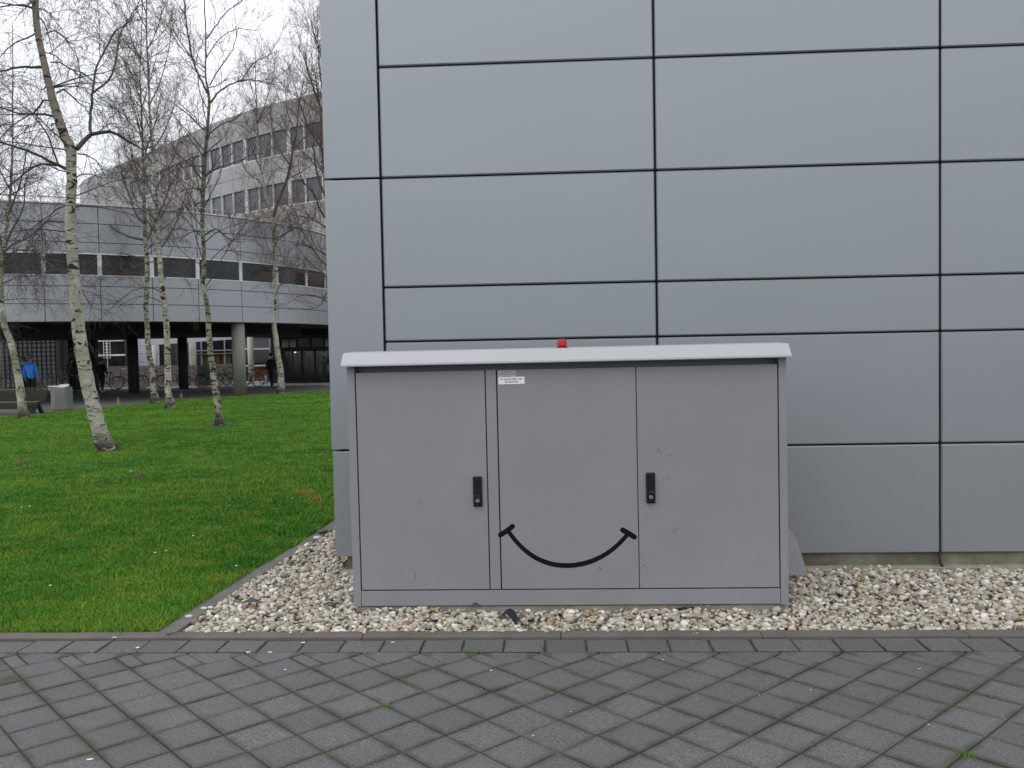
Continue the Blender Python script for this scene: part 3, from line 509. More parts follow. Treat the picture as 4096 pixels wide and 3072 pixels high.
# white petals on the lawn
for x, y, lb in [(-6.12, 10.01, 'white petal on the lawn far left, right one of a pair'), (-6.17, 9.93, 'white petal on the lawn far left, left one of a pair'), (-3.52, 7.57, 'white petal on the lawn, left one of the middle pair'), (-3.45, 7.63, 'white petal on the lawn, right one of the middle pair'), (-3.84, 6.5, 'cream petal low on the lawn at left'), (-2.62, 7.07, 'white petal on the lawn beside the edging'), (-3.73, 9.92, 'tiny white daisy on the upper lawn left of the wall'), (-3.14, 10.37, 'tiny white daisy near the orange grass patch'), (-3.47, 8.27, 'tiny daisy in mid lawn')]:
    flat('petal', M_PETAL, x, y, .030*(y/8)**.5, .022, .3, lb, 'petal', .030, 'white petals on the lawn', .004, True)
# molehills
def mound(x, y, r, h, mat, label, cat, name='molehill', n=220):
    g = random.Random(int(x*100)); mb = MB().lathe([(r, -.01), (r*.8, h*.45), (r*.45, h*.85), (r*.12, h)], 14); 
    for v in mb.bm.verts: v.co += Vector((g.gauss(0, r*.06), g.gauss(0, r*.06), g.gauss(0, h*.07)))
    tag(mb.put(name, mat, None, (x, y, .01)), label, cat)
mound(-8.70, 14.0, .12, .055, M_EARTH, 'low brown earth molehill at the left edge of the lawn', 'molehill')
mound(-5.94, 12.39, .085, .065, M_EARTH, 'small brown earth molehill on the lawn below the big birch', 'molehill')
mound(-6.35, 12.95, .045, .045, M_COLUMN, 'pale fungus or tuft on the lawn above the molehill', 'fungus', 'fungus')
def dead_patch(x, y, rx, ry, label, mat=M_DEADGR, n=900, hh=.045):
    g = np.random.default_rng(int(abs(x*77))); a = g.uniform(0, 6.28, n); q = np.sqrt(g.random(n)); px = x+rx*q*np.cos(a); py = y+ry*q*np.sin(a); w = .005; b = g.uniform(0, 6.28, n); h_ = g.uniform(.4, 1, n)*hh
    V = np.empty((n, 3, 3)); V[:, 0] = np.c_[px-w*np.cos(b), py-w*np.sin(b), np.full(n, .01)]; V[:, 1] = np.c_[px+w*np.cos(b), py+w*np.sin(b), np.full(n, .01)]; V[:, 2] = np.c_[px+g.normal(0, .012, n), py+g.normal(0, .012, n), .01+h_]
    tag(link('dead_grass_patch', npmesh('dead_grass_patch', V.reshape(-1, 3), np.arange(3*n).reshape(-1, 3), mat)), label, 'dead grass', kind='stuff')
dead_patch(-3.13, 10.85, .12, .13, 'orange dead grass patch, larger, on the lawn near the wall'); dead_patch(-2.84, 10.33, .055, .09, 'orange dead grass patch, smaller, nearer the wall', n=280)
# black strip in the pebbles, brush strip, leaves, twig
sb = MB(); prof = [(-.075, 5.70, .035), (-.04, 5.695, .048), (-.005, 5.66, .040), (.02, 5.60, .028), (.045, 5.53, .022)]
bmv = [[sb.bm.verts.new((x-.315, y, z)), sb.bm.verts.new((x-.315+.035, y+.04, z+.028)), sb.bm.verts.new((x-.315+.037, y+.04, z+.024)), sb.bm.verts.new((x-.313, y, z-.004))] for x, y, z in prof]
for A, B in zip(bmv, bmv[1:]):
    for i in range(4): sb.bm.faces.new([A[i], A[(i+1) % 4], B[(i+1) % 4], B[i]])
sb.bm.faces.new(bmv[0]); sb.bm.faces.new(bmv[-1][::-1]); bmesh.ops.recalc_face_normals(sb.bm, faces=sb.bm.faces)
o = sb.put('rubber_flap', M_RUBBER); o.scale = (.8, 1, .8); o.location = (-.07, 0, .004); tag(o, 'bent black rubber flap lying in the pebbles', 'rubber strip')
bb = MB(); g = random.Random(3)
for k in range(60): x = .74+k*.0021; bb.box(x, x+.0011, 5.80, 5.806, .026, .040+g.uniform(0, .014))
bb.box(.735, .870, 5.798, 5.81, .016, .028); tag(bb.put('brush_strip', M_RUBBER), 'black bristle strip in the pebbles under the right door', 'brush strip')
def leafmesh(x, y, z, L, W, rz, rx, label, mat=M_LEAF):
    V, F = [], []; n = 8
    for i in range(n+1):
        t = i/n; w = W*math.sin(math.pi*min(.98, t*.95+.03))**.8; x_ = (t-.5)*L; zz = .018*math.sin(t*3.1); V += [(x_, -w/2, zz+.006), (x_, 0, zz), (x_, w/2, zz+.006)]
    for i in range(n):
        for j in range(2): F.append((i*3+j, i*3+j+1, i*3+j+4, i*3+j+3))
    o = link('leaf', npmesh('leaf', V, F, mat, True), None, None, (x, y, z), (rx, 0, rz)); md = o.modifiers.new('s', 'SOLIDIFY'); md.thickness = .0012; tag(o, label, 'leaf')
leafmesh(-2.12, 5.98, .034, .13, .05, .15, .25, 'large dark curled leaf on the pebbles at left'); leafmesh(-1.56, 5.93, .030, .09, .022, -.1, .2, 'narrow dark leaf on the pebbles beside the cabinet'); leafmesh(-.56, 5.82, .048, .05, .035, .4, .4, 'small dark leaf under the kick plate of the cabinet')
tag(MB().tube([(-2.43, 5.365, .020), (-2.415, 5.385, .022), (-2.38, 5.405, .024), (-2.345, 5.415, .022)], .003, 5).ball((-2.432, 5.362, .019), .009, 1).put('stick', M_LEAF), 'small dark stalk lying on the kerb where the edging meets it', 'stick')
TREES = {
 'A': ((-8.213,15.886), ('weep', 1.0),
  [(0.009,-0.000,0.1918),(-0.050,0.152,0.1598),(-0.119,0.322,0.1506),(-0.208,0.680,0.1437),(-0.302,1.139,0.1367),(-0.358,1.504,0.1275),(-0.441,2.143,0.1228),(-0.481,2.779,0.1158),(-0.512,3.413,0.1066),(-0.526,3.999,0.1019),(-0.523,4.314,0.0973),(-0.486,4.762,0.0972),(-0.474,5.075,0.0971),(-0.472,5.478,0.0992),(-0.560,5.704,0.0902),(-0.684,6.065,0.0811),(-0.746,6.267,0.0766),(-0.811,6.603,0.0721),(-0.865,6.872,0.0675),(-0.965,7.364,0.0630),(-1.013,7.764,0.0607),(-1.029,8.163,0.0584),(-1.058,8.693,0.0516),(-1.107,9.487,0.0380),(-1.130,10.277,0.0268),(-1.126,11.236,0.0111)],
  [([(-0.36,0.00,5.49),(-0.27,0.13,5.68),(-0.19,0.22,5.79),(-0.06,0.32,5.85),(0.06,0.42,5.90),(0.22,0.57,5.81),(0.36,0.71,5.71),(0.48,0.82,5.63),(0.61,0.92,5.71)],0.0457,0.0114),
   ([(-0.08,0.00,5.74),(-0.16,0.13,6.08),(-0.18,0.26,6.41),(-0.19,0.34,6.63),(-0.22,0.44,6.89),(-0.19,0.57,7.22),(-0.09,0.70,7.53),(0.05,0.86,7.91),(0.14,0.91,7.98),(0.29,1.04,8.27),(0.41,1.20,8.67)],0.0274,0.0069),
   ([(-0.01,0.00,6.49),(0.15,0.04,6.63),(0.30,0.08,6.80),(0.35,0.13,7.10),(0.39,0.19,7.44),(0.42,0.22,7.61),(0.58,0.27,7.85),(0.70,0.31,8.02)],0.0206,0.0069),
   ([(-0.57,0.00,5.14),(-0.69,-0.06,5.20),(-0.82,-0.12,5.27),(-1.02,-0.23,5.38),(-1.24,-0.34,5.47),(-1.44,-0.43,5.54),(-1.69,-0.55,5.58),(-1.99,-0.69,5.50)],0.0320,0.0114),
   ([(-0.72,0.00,5.21),(-1.05,0.05,5.25),(-1.32,0.09,5.16),(-1.60,0.15,4.99),(-1.87,0.20,4.81),(-2.16,0.25,4.59)],0.0206,0.0069),
   ([(-0.69,0.00,5.18),(-0.76,-0.04,5.38),(-0.81,-0.10,5.69),(-0.93,-0.15,5.91),(-1.02,-0.18,6.03),(-1.12,-0.21,6.18)],0.0183,0.0069),
   ([(-0.75,0.00,6.08),(-0.87,-0.09,6.11),(-1.04,-0.20,6.08),(-1.20,-0.31,6.06),(-1.35,-0.44,6.12),(-1.50,-0.56,6.15),(-1.76,-0.76,6.18)],0.0229,0.0091),
   ([(-0.71,0.00,6.32),(-0.98,0.06,6.40),(-1.09,0.10,6.30),(-1.20,0.14,6.21),(-1.40,0.19,6.14),(-1.73,0.27,6.00),(-1.96,0.34,5.83),(-2.21,0.44,5.53)],0.0183,0.0069),
   ([(-0.95,0.00,6.97),(-1.07,-0.13,6.94),(-1.21,-0.29,6.89),(-1.35,-0.44,6.80),(-1.48,-0.60,6.71),(-1.66,-0.83,6.56)],0.0274,0.0091),
   ([(-1.08,0.00,8.02),(-1.18,-0.11,8.04),(-1.32,-0.25,7.99),(-1.44,-0.38,7.91),(-1.61,-0.58,7.71)],0.0206,0.0069),
   ([(-0.86,0.00,7.56),(-0.73,0.06,7.63),(-0.58,0.15,7.52),(-0.50,0.23,7.36),(-0.44,0.31,7.18),(-0.45,0.42,6.92)],0.0137,0.0057),
   ([(-0.70,0.00,6.50),(-0.60,0.06,6.58),(-0.48,0.14,6.48),(-0.40,0.22,6.36),(-0.30,0.28,6.30),(-0.28,0.35,6.17)],0.0183,0.0069),
   ([(-0.78,0.00,7.05),(-0.63,0.03,7.05),(-0.46,0.07,6.93),(-0.25,0.11,6.89),(-0.11,0.15,6.77)],0.0137,0.0057),
   ([(-0.35,0.00,5.41),(-0.22,0.07,5.39),(-0.10,0.16,5.31),(-0.04,0.23,5.19),(-0.00,0.35,4.98)],0.0137,0.0057),
   ([(-0.85,0.00,6.70),(-0.98,0.09,6.61),(-1.06,0.12,6.60)],0.0160,0.0057),
   ([(-1.01,0.00,7.59),(-1.18,-0.04,7.48),(-1.39,-0.08,7.38),(-1.59,-0.14,7.18),(-1.74,-0.19,6.91)],0.0160,0.0057),
   ([(-1.03,0.00,8.35),(-0.77,-0.14,8.45),(-0.46,-0.29,8.41),(-0.14,-0.47,8.13),(0.08,-0.67,7.77)],0.0206,0.0069),
   ([(-1.08,0.00,8.61),(-1.36,0.08,8.85),(-1.75,0.17,8.90),(-2.17,0.28,8.70)],0.0206,0.0069),
   ([(-1.09,0.00,8.99),(-0.98,0.21,9.34),(-0.78,0.39,9.48),(-0.62,0.60,9.37)],0.0183,0.0069),
   ([(-0.51,0.00,4.51),(-0.74,0.03,4.45),(-1.01,0.08,4.30),(-1.31,0.13,4.12),(-1.56,0.18,3.90)],0.0137,0.0057)]),
 'B': ((-15.361,24.976), ('weep', 0.8),
  [(0.014,-0.015,0.1656),(-0.002,0.137,0.1368),(-0.032,0.477,0.1259),(-0.062,0.902,0.1187),(-0.117,1.335,0.1114),(-0.175,1.688,0.1042),(-0.223,1.976,0.0970),(-0.284,2.250,0.0933),(-0.429,2.640,0.0897),(-0.498,3.257,0.0825),(-0.510,3.844,0.0752),(-0.477,4.271,0.0680),(-0.396,4.789,0.0608),(-0.302,5.264,0.0500),(-0.189,5.829,0.0428),(-0.100,6.535,0.0392),(-0.020,7.380,0.0320),(0.045,8.224,0.0249),(0.066,9.066,0.0213),(0.125,10.115,0.0142),(0.155,11.162,0.0106)],
  [([(-0.40,0.00,4.79),(-0.49,0.05,5.13),(-0.68,0.13,5.65),(-1.01,0.23,6.31),(-1.28,0.36,7.21)],0.0431,0.0144),
   ([(-0.38,0.00,4.84),(-0.29,0.19,5.29),(-0.17,0.39,5.74),(-0.08,0.59,6.20),(-0.17,0.83,6.83),(-0.09,1.14,7.62)],0.0324,0.0108),
   ([(-0.43,0.00,4.63),(-0.12,-0.10,4.93),(0.32,-0.20,5.08),(0.75,-0.31,5.27),(1.20,-0.44,5.59),(1.63,-0.55,5.77)],0.0288,0.0090),
   ([(-0.44,0.00,4.56),(-0.57,-0.09,4.76),(-0.92,-0.23,4.83)],0.0288,0.0108),
   ([(-0.19,0.00,5.83),(0.13,-0.17,6.29),(0.50,-0.38,6.87),(0.81,-0.61,7.50),(1.32,-0.83,7.99)],0.0252,0.0090),
   ([(-0.10,0.00,6.53),(-0.39,0.11,6.99),(-0.67,0.25,7.59),(-0.83,0.44,8.50)],0.0252,0.0090),
   ([(-0.46,0.00,4.41),(-0.00,-0.18,4.74),(0.63,-0.38,4.77),(1.08,-0.54,4.54),(1.53,-0.74,4.16)],0.0252,0.0090),
   ([(-0.48,0.00,4.27),(-0.21,0.23,4.36),(-0.01,0.50,4.09),(0.10,0.79,3.66)],0.0180,0.0072)]),
 'C': ((-14.532,31.684), ('asc', 0.9),
  [(-0.001,-0.018,0.2084),(-0.020,0.218,0.1449),(-0.045,0.554,0.1177),(-0.080,1.125,0.1086),(-0.141,1.606,0.1040),(-0.203,2.086,0.1040),(-0.201,2.655,0.0994),(-0.224,3.548,0.0948),(-0.167,4.374,0.0856),(-0.137,5.199,0.0810),(-0.162,6.032,0.0765),(-0.160,6.854,0.0674),(-0.148,7.951,0.0583),(-0.147,8.716,0.0493),(-0.143,9.585,0.0403),(-0.137,10.524,0.0313),(-0.147,11.761,0.0223),(-0.044,13.078,0.0178),(0.040,14.391,0.0134),(0.121,16.136,0.0089)],
  [([(-0.15,0.00,5.90),(-0.71,0.16,6.02),(-1.24,0.31,6.23),(-1.67,0.46,6.54),(-2.02,0.62,7.02),(-2.40,0.84,7.71)],0.0502,0.0137),
   ([(-0.16,0.00,6.43),(-0.33,-0.28,6.76),(-0.35,-0.67,7.31),(-0.35,-1.16,8.00),(-0.23,-1.69,8.74)],0.0319,0.0114),
   ([(-0.15,0.00,7.06),(-0.42,0.27,7.74),(-0.77,0.56,8.43),(-1.24,0.92,9.34),(-1.68,1.32,10.37)],0.0274,0.0091),
   ([(-0.15,0.00,5.76),(0.04,0.15,6.27),(0.35,0.33,6.83),(0.65,0.55,7.58),(0.85,0.81,8.53)],0.0274,0.0091),
   ([(-0.15,0.00,7.77),(-0.62,0.45,8.50),(-1.15,1.17,9.76),(-1.57,1.82,10.95)],0.0274,0.0091),
   ([(-0.15,0.00,8.57),(0.09,-0.13,9.16),(0.47,-0.29,9.90),(0.78,-0.50,10.88)],0.0228,0.0091),
   ([(-0.14,0.00,9.46),(-0.42,0.26,10.24),(-0.84,0.64,11.44),(-1.17,1.02,12.65)],0.0228,0.0091),
   ([(-0.14,0.00,5.18),(-0.95,0.42,5.42),(-1.81,0.84,5.58),(-2.48,1.19,5.35)],0.0274,0.0091),
   ([(-0.16,0.00,4.64),(-0.72,0.28,4.77),(-1.46,0.64,4.72)],0.0182,0.0068),
   ([(-0.14,0.00,5.54),(0.50,-0.27,5.85),(1.15,-0.52,5.80)],0.0228,0.0091),
   ([(-0.14,0.00,10.52),(-0.10,0.46,11.45),(-0.02,0.98,12.50),(-0.07,1.63,13.91)],0.0182,0.0068),
   ([(-0.14,0.00,9.82),(-0.14,-0.48,10.57),(-0.41,-0.98,11.22),(-0.46,-1.52,11.99)],0.0182,0.0068)]),
 'D': ((-12.631,28.582), ('asc', 0.9),
  [(0.017,-0.000,0.2042),(-0.007,0.278,0.1388),(-0.033,0.491,0.1184),(-0.031,1.014,0.1101),(-0.030,1.520,0.1060),(-0.014,2.212,0.1059),(-0.015,2.659,0.1058),(-0.065,3.359,0.1017),(-0.142,4.106,0.0934),(-0.170,4.851,0.0852),(-0.193,5.602,0.0811),(-0.217,6.344,0.0729),(-0.240,7.084,0.0648),(-0.263,7.823,0.0566),(-0.306,8.809,0.0444),(-0.329,9.553,0.0383),(-0.332,10.286,0.0343),(-0.329,11.034,0.0322),(-0.352,12.003,0.0261),(-0.303,13.148,0.0201),(-0.252,14.329,0.0160),(-0.179,15.898,0.0080)],
  [([(-0.18,0.00,5.16),(0.03,0.17,5.50),(0.21,0.39,6.01),(0.36,0.66,6.70),(0.51,1.00,7.58)],0.0288,0.0082),
   ([(-0.19,0.00,5.56),(-0.51,0.13,5.99),(-0.90,0.29,6.51),(-1.32,0.52,7.38)],0.0288,0.0082),
   ([(-0.21,0.00,6.21),(0.13,-0.13,6.74),(0.46,-0.27,7.34),(0.95,-0.43,7.93)],0.0247,0.0082),
   ([(-0.24,0.00,7.09),(-0.05,0.34,7.71),(0.16,0.68,8.35),(0.18,1.11,9.27)],0.0247,0.0082),
   ([(-0.26,0.00,7.82),(-0.63,0.22,8.44),(-0.99,0.52,9.33),(-1.37,0.85,10.32)],0.0247,0.0082),
   ([(-0.28,0.00,8.38),(-0.09,0.34,8.93),(0.06,0.85,9.87),(0.04,1.37,10.92)],0.0247,0.0082),
   ([(-0.32,0.00,9.02),(-0.45,-0.25,9.59),(-0.51,-0.58,10.37),(-0.68,-0.85,10.92)],0.0206,0.0082),
   ([(-0.33,0.00,9.82),(0.24,-0.47,10.38),(0.75,-1.00,11.05),(1.18,-1.58,11.74)],0.0206,0.0082),
   ([(-0.33,0.00,10.53),(-0.79,0.42,11.40),(-1.31,0.89,12.38),(-1.75,1.34,13.38)],0.0206,0.0082),
   ([(-0.33,0.00,11.57),(0.19,-0.38,12.13),(0.63,-0.79,12.73),(1.07,-1.20,13.32)],0.0165,0.0062),
   ([(-0.33,0.00,12.20),(-0.39,-0.49,12.65),(-0.33,-1.07,13.20)],0.0165,0.0062),
   ([(-0.14,0.00,4.19),(0.20,0.27,4.44),(0.45,0.47,4.29),(0.56,0.76,3.81)],0.0206,0.0082),
   ([(-0.12,0.00,3.78),(-0.48,-0.10,3.94),(-0.93,-0.21,3.87),(-1.37,-0.35,3.55),(-1.80,-0.51,3.07)],0.0206,0.0082),
   ([(-0.17,0.00,4.75),(-0.68,0.22,4.79),(-1.43,0.55,4.59),(-2.13,0.88,4.21)],0.0206,0.0082),
   ([(-0.09,0.00,3.42),(-0.46,-0.18,3.62),(-0.87,-0.36,3.62),(-1.33,-0.60,3.29)],0.0165,0.0062)]),
 'E': ((-8.147,21.161), ('asc', 0.8),
  [(-0.000,-0.012,0.1630),(-0.003,0.097,0.1147),(-0.009,0.279,0.0965),(-0.028,0.551,0.0905),(-0.078,0.986,0.0844),(-0.140,1.530,0.0753),(-0.186,2.186,0.0692),(-0.195,2.834,0.0661),(-0.239,3.171,0.0600),(-0.290,3.471,0.0540),(-0.247,3.841,0.0540),(-0.253,4.390,0.0509),(-0.253,4.937,0.0509),(-0.229,5.483,0.0508),(-0.180,6.027,0.0508),(-0.126,6.576,0.0447),(-0.059,7.117,0.0387),(-0.005,7.657,0.0357),(-0.008,7.934,0.0327),(-0.047,8.205,0.0238),(-0.064,8.441,0.0208),(-0.035,9.289,0.0163),(-0.031,10.136,0.0133),(-0.014,11.008,0.0089),(0.009,11.877,0.0059)],
  [([(0.02,0.00,7.72),(0.15,0.12,7.96),(0.33,0.25,8.16),(0.66,0.43,8.36),(0.97,0.59,8.39),(1.35,0.79,8.35)],0.0244,0.0076),
   ([(0.81,0.00,8.22),(0.95,0.29,8.67),(1.18,0.52,8.91),(1.47,0.78,9.15)],0.0152,0.0061),
   ([(-0.03,0.00,7.96),(-0.13,-0.10,8.21),(-0.25,-0.30,8.70),(-0.26,-0.45,9.10),(-0.24,-0.66,9.65),(-0.22,-0.83,10.07),(-0.20,-1.03,10.55)],0.0274,0.0091),
   ([(-0.37,0.00,8.80),(-0.58,-0.06,9.08),(-0.76,-0.12,9.40),(-0.99,-0.16,9.56)],0.0152,0.0061),
   ([(-0.01,0.00,9.23),(0.25,-0.13,9.45),(0.58,-0.29,9.71),(0.98,-0.45,9.88),(1.33,-0.60,10.02)],0.0152,0.0061),
   ([(-0.12,0.00,7.09),(-0.27,-0.21,7.25),(-0.40,-0.41,7.41),(-0.59,-0.66,7.56)],0.0213,0.0076),
   ([(-0.01,0.00,7.00),(0.18,0.22,7.26),(0.45,0.46,7.44),(0.61,0.66,7.70)],0.0183,0.0076),
   ([(-0.13,0.00,6.02),(0.02,0.17,6.18),(0.25,0.40,6.34),(0.49,0.62,6.47),(0.70,0.81,6.64),(0.95,1.02,6.72)],0.0244,0.0076),
   ([(-0.17,0.00,6.21),(-0.41,-0.07,6.25),(-0.68,-0.14,6.18),(-0.96,-0.23,6.04)],0.0183,0.0061),
   ([(-0.20,0.00,4.60),(0.02,0.07,4.76),(0.21,0.13,4.61),(0.37,0.18,4.48),(0.57,0.23,4.44)],0.0213,0.0076),
   ([(-0.25,0.00,4.65),(-0.52,0.09,4.71),(-0.79,0.18,4.60),(-0.96,0.25,4.48)],0.0183,0.0076),
   ([(-0.23,0.00,5.68),(-0.40,-0.14,5.70),(-0.66,-0.36,5.58)],0.0183,0.0061),
   ([(0.03,0.00,8.14),(0.29,-0.21,8.37),(0.59,-0.43,8.58),(0.90,-0.67,8.82),(1.09,-0.94,9.13)],0.0152,0.0061),
   ([(-0.05,0.00,8.74),(0.05,0.13,9.03),(0.26,0.30,9.38),(0.59,0.49,9.61),(0.97,0.68,9.62)],0.0122,0.0061),
   ([(-0.08,0.00,8.32),(-0.25,-0.07,8.43),(-0.38,-0.16,8.66)],0.0152,0.0061),
   ([(-0.12,0.00,6.53),(0.06,0.14,6.77),(0.24,0.26,6.97),(0.37,0.40,7.25)],0.0152,0.0061)]),
 'F': ((-11.753,37.443), ('asc', 1.0),
  [(0.021,-0.011,0.2126),(0.048,0.170,0.1700),(0.058,0.488,0.1540),(0.059,0.913,0.1433),(-0.039,1.595,0.1380),(-0.105,2.264,0.1273),(-0.171,2.932,0.1219),(-0.139,3.989,0.1270),(-0.140,5.043,0.1216),(-0.122,5.969,0.1162),(-0.100,6.724,0.1108),(-0.091,7.354,0.1002),(-0.247,7.882,0.0738),(-0.385,8.618,0.0632),(-0.502,9.353,0.0579),(-0.590,10.294,0.0474),(-0.622,11.337,0.0368),(-0.644,12.376,0.0263),(-0.637,13.620,0.0184),(-0.626,14.654,0.0105)],
  [([(-0.07,0.00,7.46),(0.24,-0.16,8.16),(0.67,-0.36,8.98),(0.90,-0.50,9.63),(1.05,-0.64,10.21),(1.24,-0.77,10.78),(1.44,-0.99,11.74),(1.74,-1.23,12.76)],0.0701,0.0162),
   ([(-0.38,0.00,8.62),(-0.75,0.16,9.08),(-1.22,0.32,9.43),(-1.59,0.50,10.01)],0.0270,0.0108),
   ([(0.71,0.00,9.63),(0.21,0.30,10.34),(-0.19,0.65,11.27),(-0.40,1.07,12.45)],0.0323,0.0108),
   ([(0.84,0.00,10.25),(1.30,-0.09,10.63),(1.77,-0.20,11.21),(2.04,-0.33,11.99)],0.0270,0.0108),
   ([(-0.50,0.00,9.35),(-0.78,-0.26,10.24),(-0.99,-0.49,11.02)],0.0270,0.0108),
   ([(-0.62,0.00,11.34),(-0.47,0.59,12.32),(-0.34,1.31,13.58),(-0.37,1.87,14.62)],0.0216,0.0108),
   ([(-0.12,0.00,6.09),(-0.55,-0.36,6.22),(-0.97,-0.70,6.19),(-1.45,-1.10,6.21)],0.0270,0.0108),
   ([(-0.11,0.00,6.51),(0.61,-0.27,6.78),(1.21,-0.52,7.04),(1.81,-0.74,7.20)],0.0323,0.0108),
   ([(-0.14,0.00,5.15),(0.58,-0.33,5.31),(1.31,-0.66,5.16),(1.91,-0.97,4.82)],0.0270,0.0108),
   ([(-0.11,0.00,7.14),(-0.57,-0.19,7.34),(-0.93,-0.36,7.64)],0.0216,0.0108),
   ([(0.57,0.00,9.05),(1.03,0.36,9.38),(1.48,0.71,9.75)],0.0270,0.0108),
   ([(-0.65,0.00,12.17),(-1.04,0.47,13.25),(-1.38,0.88,14.23)],0.0162,0.0081),
   ([(1.02,0.00,10.97),(0.82,-0.51,11.68),(0.94,-1.15,12.61)],0.0216,0.0108)]),
 'G': ((-5.893,24.000), ('asc', 1.2),
  [(0.014,0.166,0.1699),(0.015,0.710,0.1358),(0.049,2.471,0.1218),(0.067,4.156,0.1114),(0.042,5.497,0.1010),(0.035,6.499,0.0874),(0.028,7.498,0.0738),(0.021,8.494,0.0570),(0.048,9.485,0.0401),(0.062,10.473,0.0267),(0.075,11.458,0.0167)],
  [([(0.04,0.00,5.43),(-0.34,0.33,6.03),(-0.61,0.63,6.64),(-0.79,0.99,7.41),(-0.92,1.42,8.35)],0.0484,0.0104),
   ([(0.02,0.00,6.10),(-0.32,0.32,6.71),(-0.51,0.75,7.62),(-0.64,1.22,8.64),(-0.88,1.69,9.69)],0.0449,0.0104),
   ([(0.03,0.00,6.50),(-0.25,-0.13,7.15),(-0.55,-0.24,7.66),(-0.76,-0.36,8.29),(-0.88,-0.47,8.85)],0.0346,0.0086),
   ([(0.03,0.00,7.43),(-0.21,-0.18,8.12),(-0.41,-0.37,8.80),(-0.55,-0.53,9.40),(-0.71,-0.63,9.76)],0.0311,0.0086),
   ([(0.03,0.00,8.16),(-0.19,-0.19,8.78),(-0.22,-0.40,9.50),(-0.17,-0.63,10.26)],0.0276,0.0086),
   ([(0.04,0.00,9.15),(-0.19,-0.11,9.66),(-0.38,-0.22,10.22),(-0.43,-0.33,10.76)],0.0207,0.0069),
   ([(0.06,0.00,4.83),(-0.41,0.25,5.21),(-0.88,0.47,5.45),(-1.43,0.70,5.57)],0.0311,0.0086),
   ([(0.05,0.00,4.16),(-0.28,-0.32,4.40),(-0.66,-0.64,4.57),(-0.93,-0.86,4.49)],0.0242,0.0069),
   ([(0.06,0.00,3.48),(-0.43,0.19,3.85),(-0.81,0.32,4.00),(-1.19,0.44,3.95)],0.0242,0.0069),
   ([(0.04,0.00,2.81),(-0.28,-0.19,3.14),(-0.64,-0.35,3.28),(-1.00,-0.51,3.21)],0.0207,0.0069),
   ([(0.07,0.00,5.16),(-0.26,-0.28,5.40),(-0.36,-0.62,5.87),(-0.60,-0.92,6.21),(-0.62,-1.24,6.66)],0.0311,0.0069),
   ([(0.05,0.00,3.15),(-0.32,0.25,3.37),(-0.60,0.51,3.05),(-1.03,0.75,2.93)],0.0173,0.0069)]),
}
# ------------------------------------------------------------------ curved bridge building on columns
CX, CYc, RR = -23.872, 42.935, 13.253
def pol(a, r=RR): return (CX+r*math.cos(a), CYc+r*math.sin(a))
ring = thing('curved_building', 'low curved grey clad building raised on columns with a band of dark windows', 'building', (CX, CYc, 0))
def rp(mb, name, mat, label=None):
    o = mb.put(name, mat, ring, (-CX, -CYc, 0))
    if label: o['label'] = label
    return o
def arcbox(mb, a0, a1, r0, r1, z0, z1, n=6, e=0):
    """solid between two angles, two radii and two heights"""
    I = [pol(a0+(a1-a0)*k/n, r0) for k in range(n+1)]; O = [pol(a0+(a1-a0)*k/n, r1) for k in range(n+1)]
    mb.prism(I+O[::-1], z0, z1, 'z'); return mb
JA = [R_(v) for v in (-120.2, -112.2, -104.2, -96.2, -88.2, -80.2, -72.2, -64.22, -56.34, -48.51, -40.86, -32.51, -23.88, -14.67, -6.2, 2.2, 10.5, 19.0)]
ZR = [3.01, 3.65, 4.29, 4.69]; ZU = [5.50, 5.87, 6.55, 7.20]; ga = .012/RR
full_arc = [pol(R_(-122)+(R_(20)-R_(-122))*k/60, RR-.06) for k in range(61)]
back_edge = [(-11.3, 47.45), (-11.3, 53.5), (-16.2, 53.5), (-16.2, 43.5), (-37, 43.5)]
rp(MB().prism(full_arc+back_edge, 3.04, 7.14, 'z'), 'wall', M_FARJ)
inner_arc = [pol(R_(-122)+(R_(20)-R_(-122))*k/60, RR-2.2) for k in range(61)]
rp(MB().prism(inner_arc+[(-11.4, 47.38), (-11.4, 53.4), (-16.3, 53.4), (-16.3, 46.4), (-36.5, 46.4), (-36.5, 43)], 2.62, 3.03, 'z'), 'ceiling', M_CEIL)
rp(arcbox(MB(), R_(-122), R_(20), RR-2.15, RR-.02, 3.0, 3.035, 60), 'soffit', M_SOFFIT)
for a, b in zip(JA, JA[1:]):
    for z0, z1 in list(zip(ZR, ZR[1:]))+list(zip(ZU, ZU[1:])):
        rp(arcbox(MB(), a+ga, b-ga, RR-.05, RR, z0+.012, z1-.012, 5), 'panel', M_FAR)
    rp(arcbox(MB(), a+.10/RR, b-.10/RR, RR-.058, RR-.045, 4.70, 5.44, 5), 'window_pane', M_GLASS)
    rp(arcbox(MB(), a-.075/RR, a+.075/RR, RR-.055, RR-.012, 4.685, 5.50, 1), 'window_post', M_FRAMEW if b < 0 else M_FRAME)
rp(arcbox(MB(), R_(-120), R_(19), RR-.055, RR+.01, 5.44, 5.50, 60), 'window_head', M_FRAMEW)
rp(arcbox(MB(), R_(-120), R_(19), RR-.055, RR+.015, 4.665, 4.70, 60), 'window_sill', M_FRAMEW)
rp(arcbox(MB(), R_(-121), R_(19.5), RR-.30, RR+.05, 7.21, 7.26, 60), 'roof_edge', M_FRAMEW)
rl = MB()
arcp = [pol(R_(-120)+R_(139)*k/60, RR-.5) for k in range(61)]; rl.tube([(x, y, 7.52) for x, y in arcp], .02, 5)
for x, y in arcp[::3]: rl.tube([(x, y, 7.2), (x, y, 7.52)], .014, 4)
rp(rl, 'roof_rail', M_FRAME)
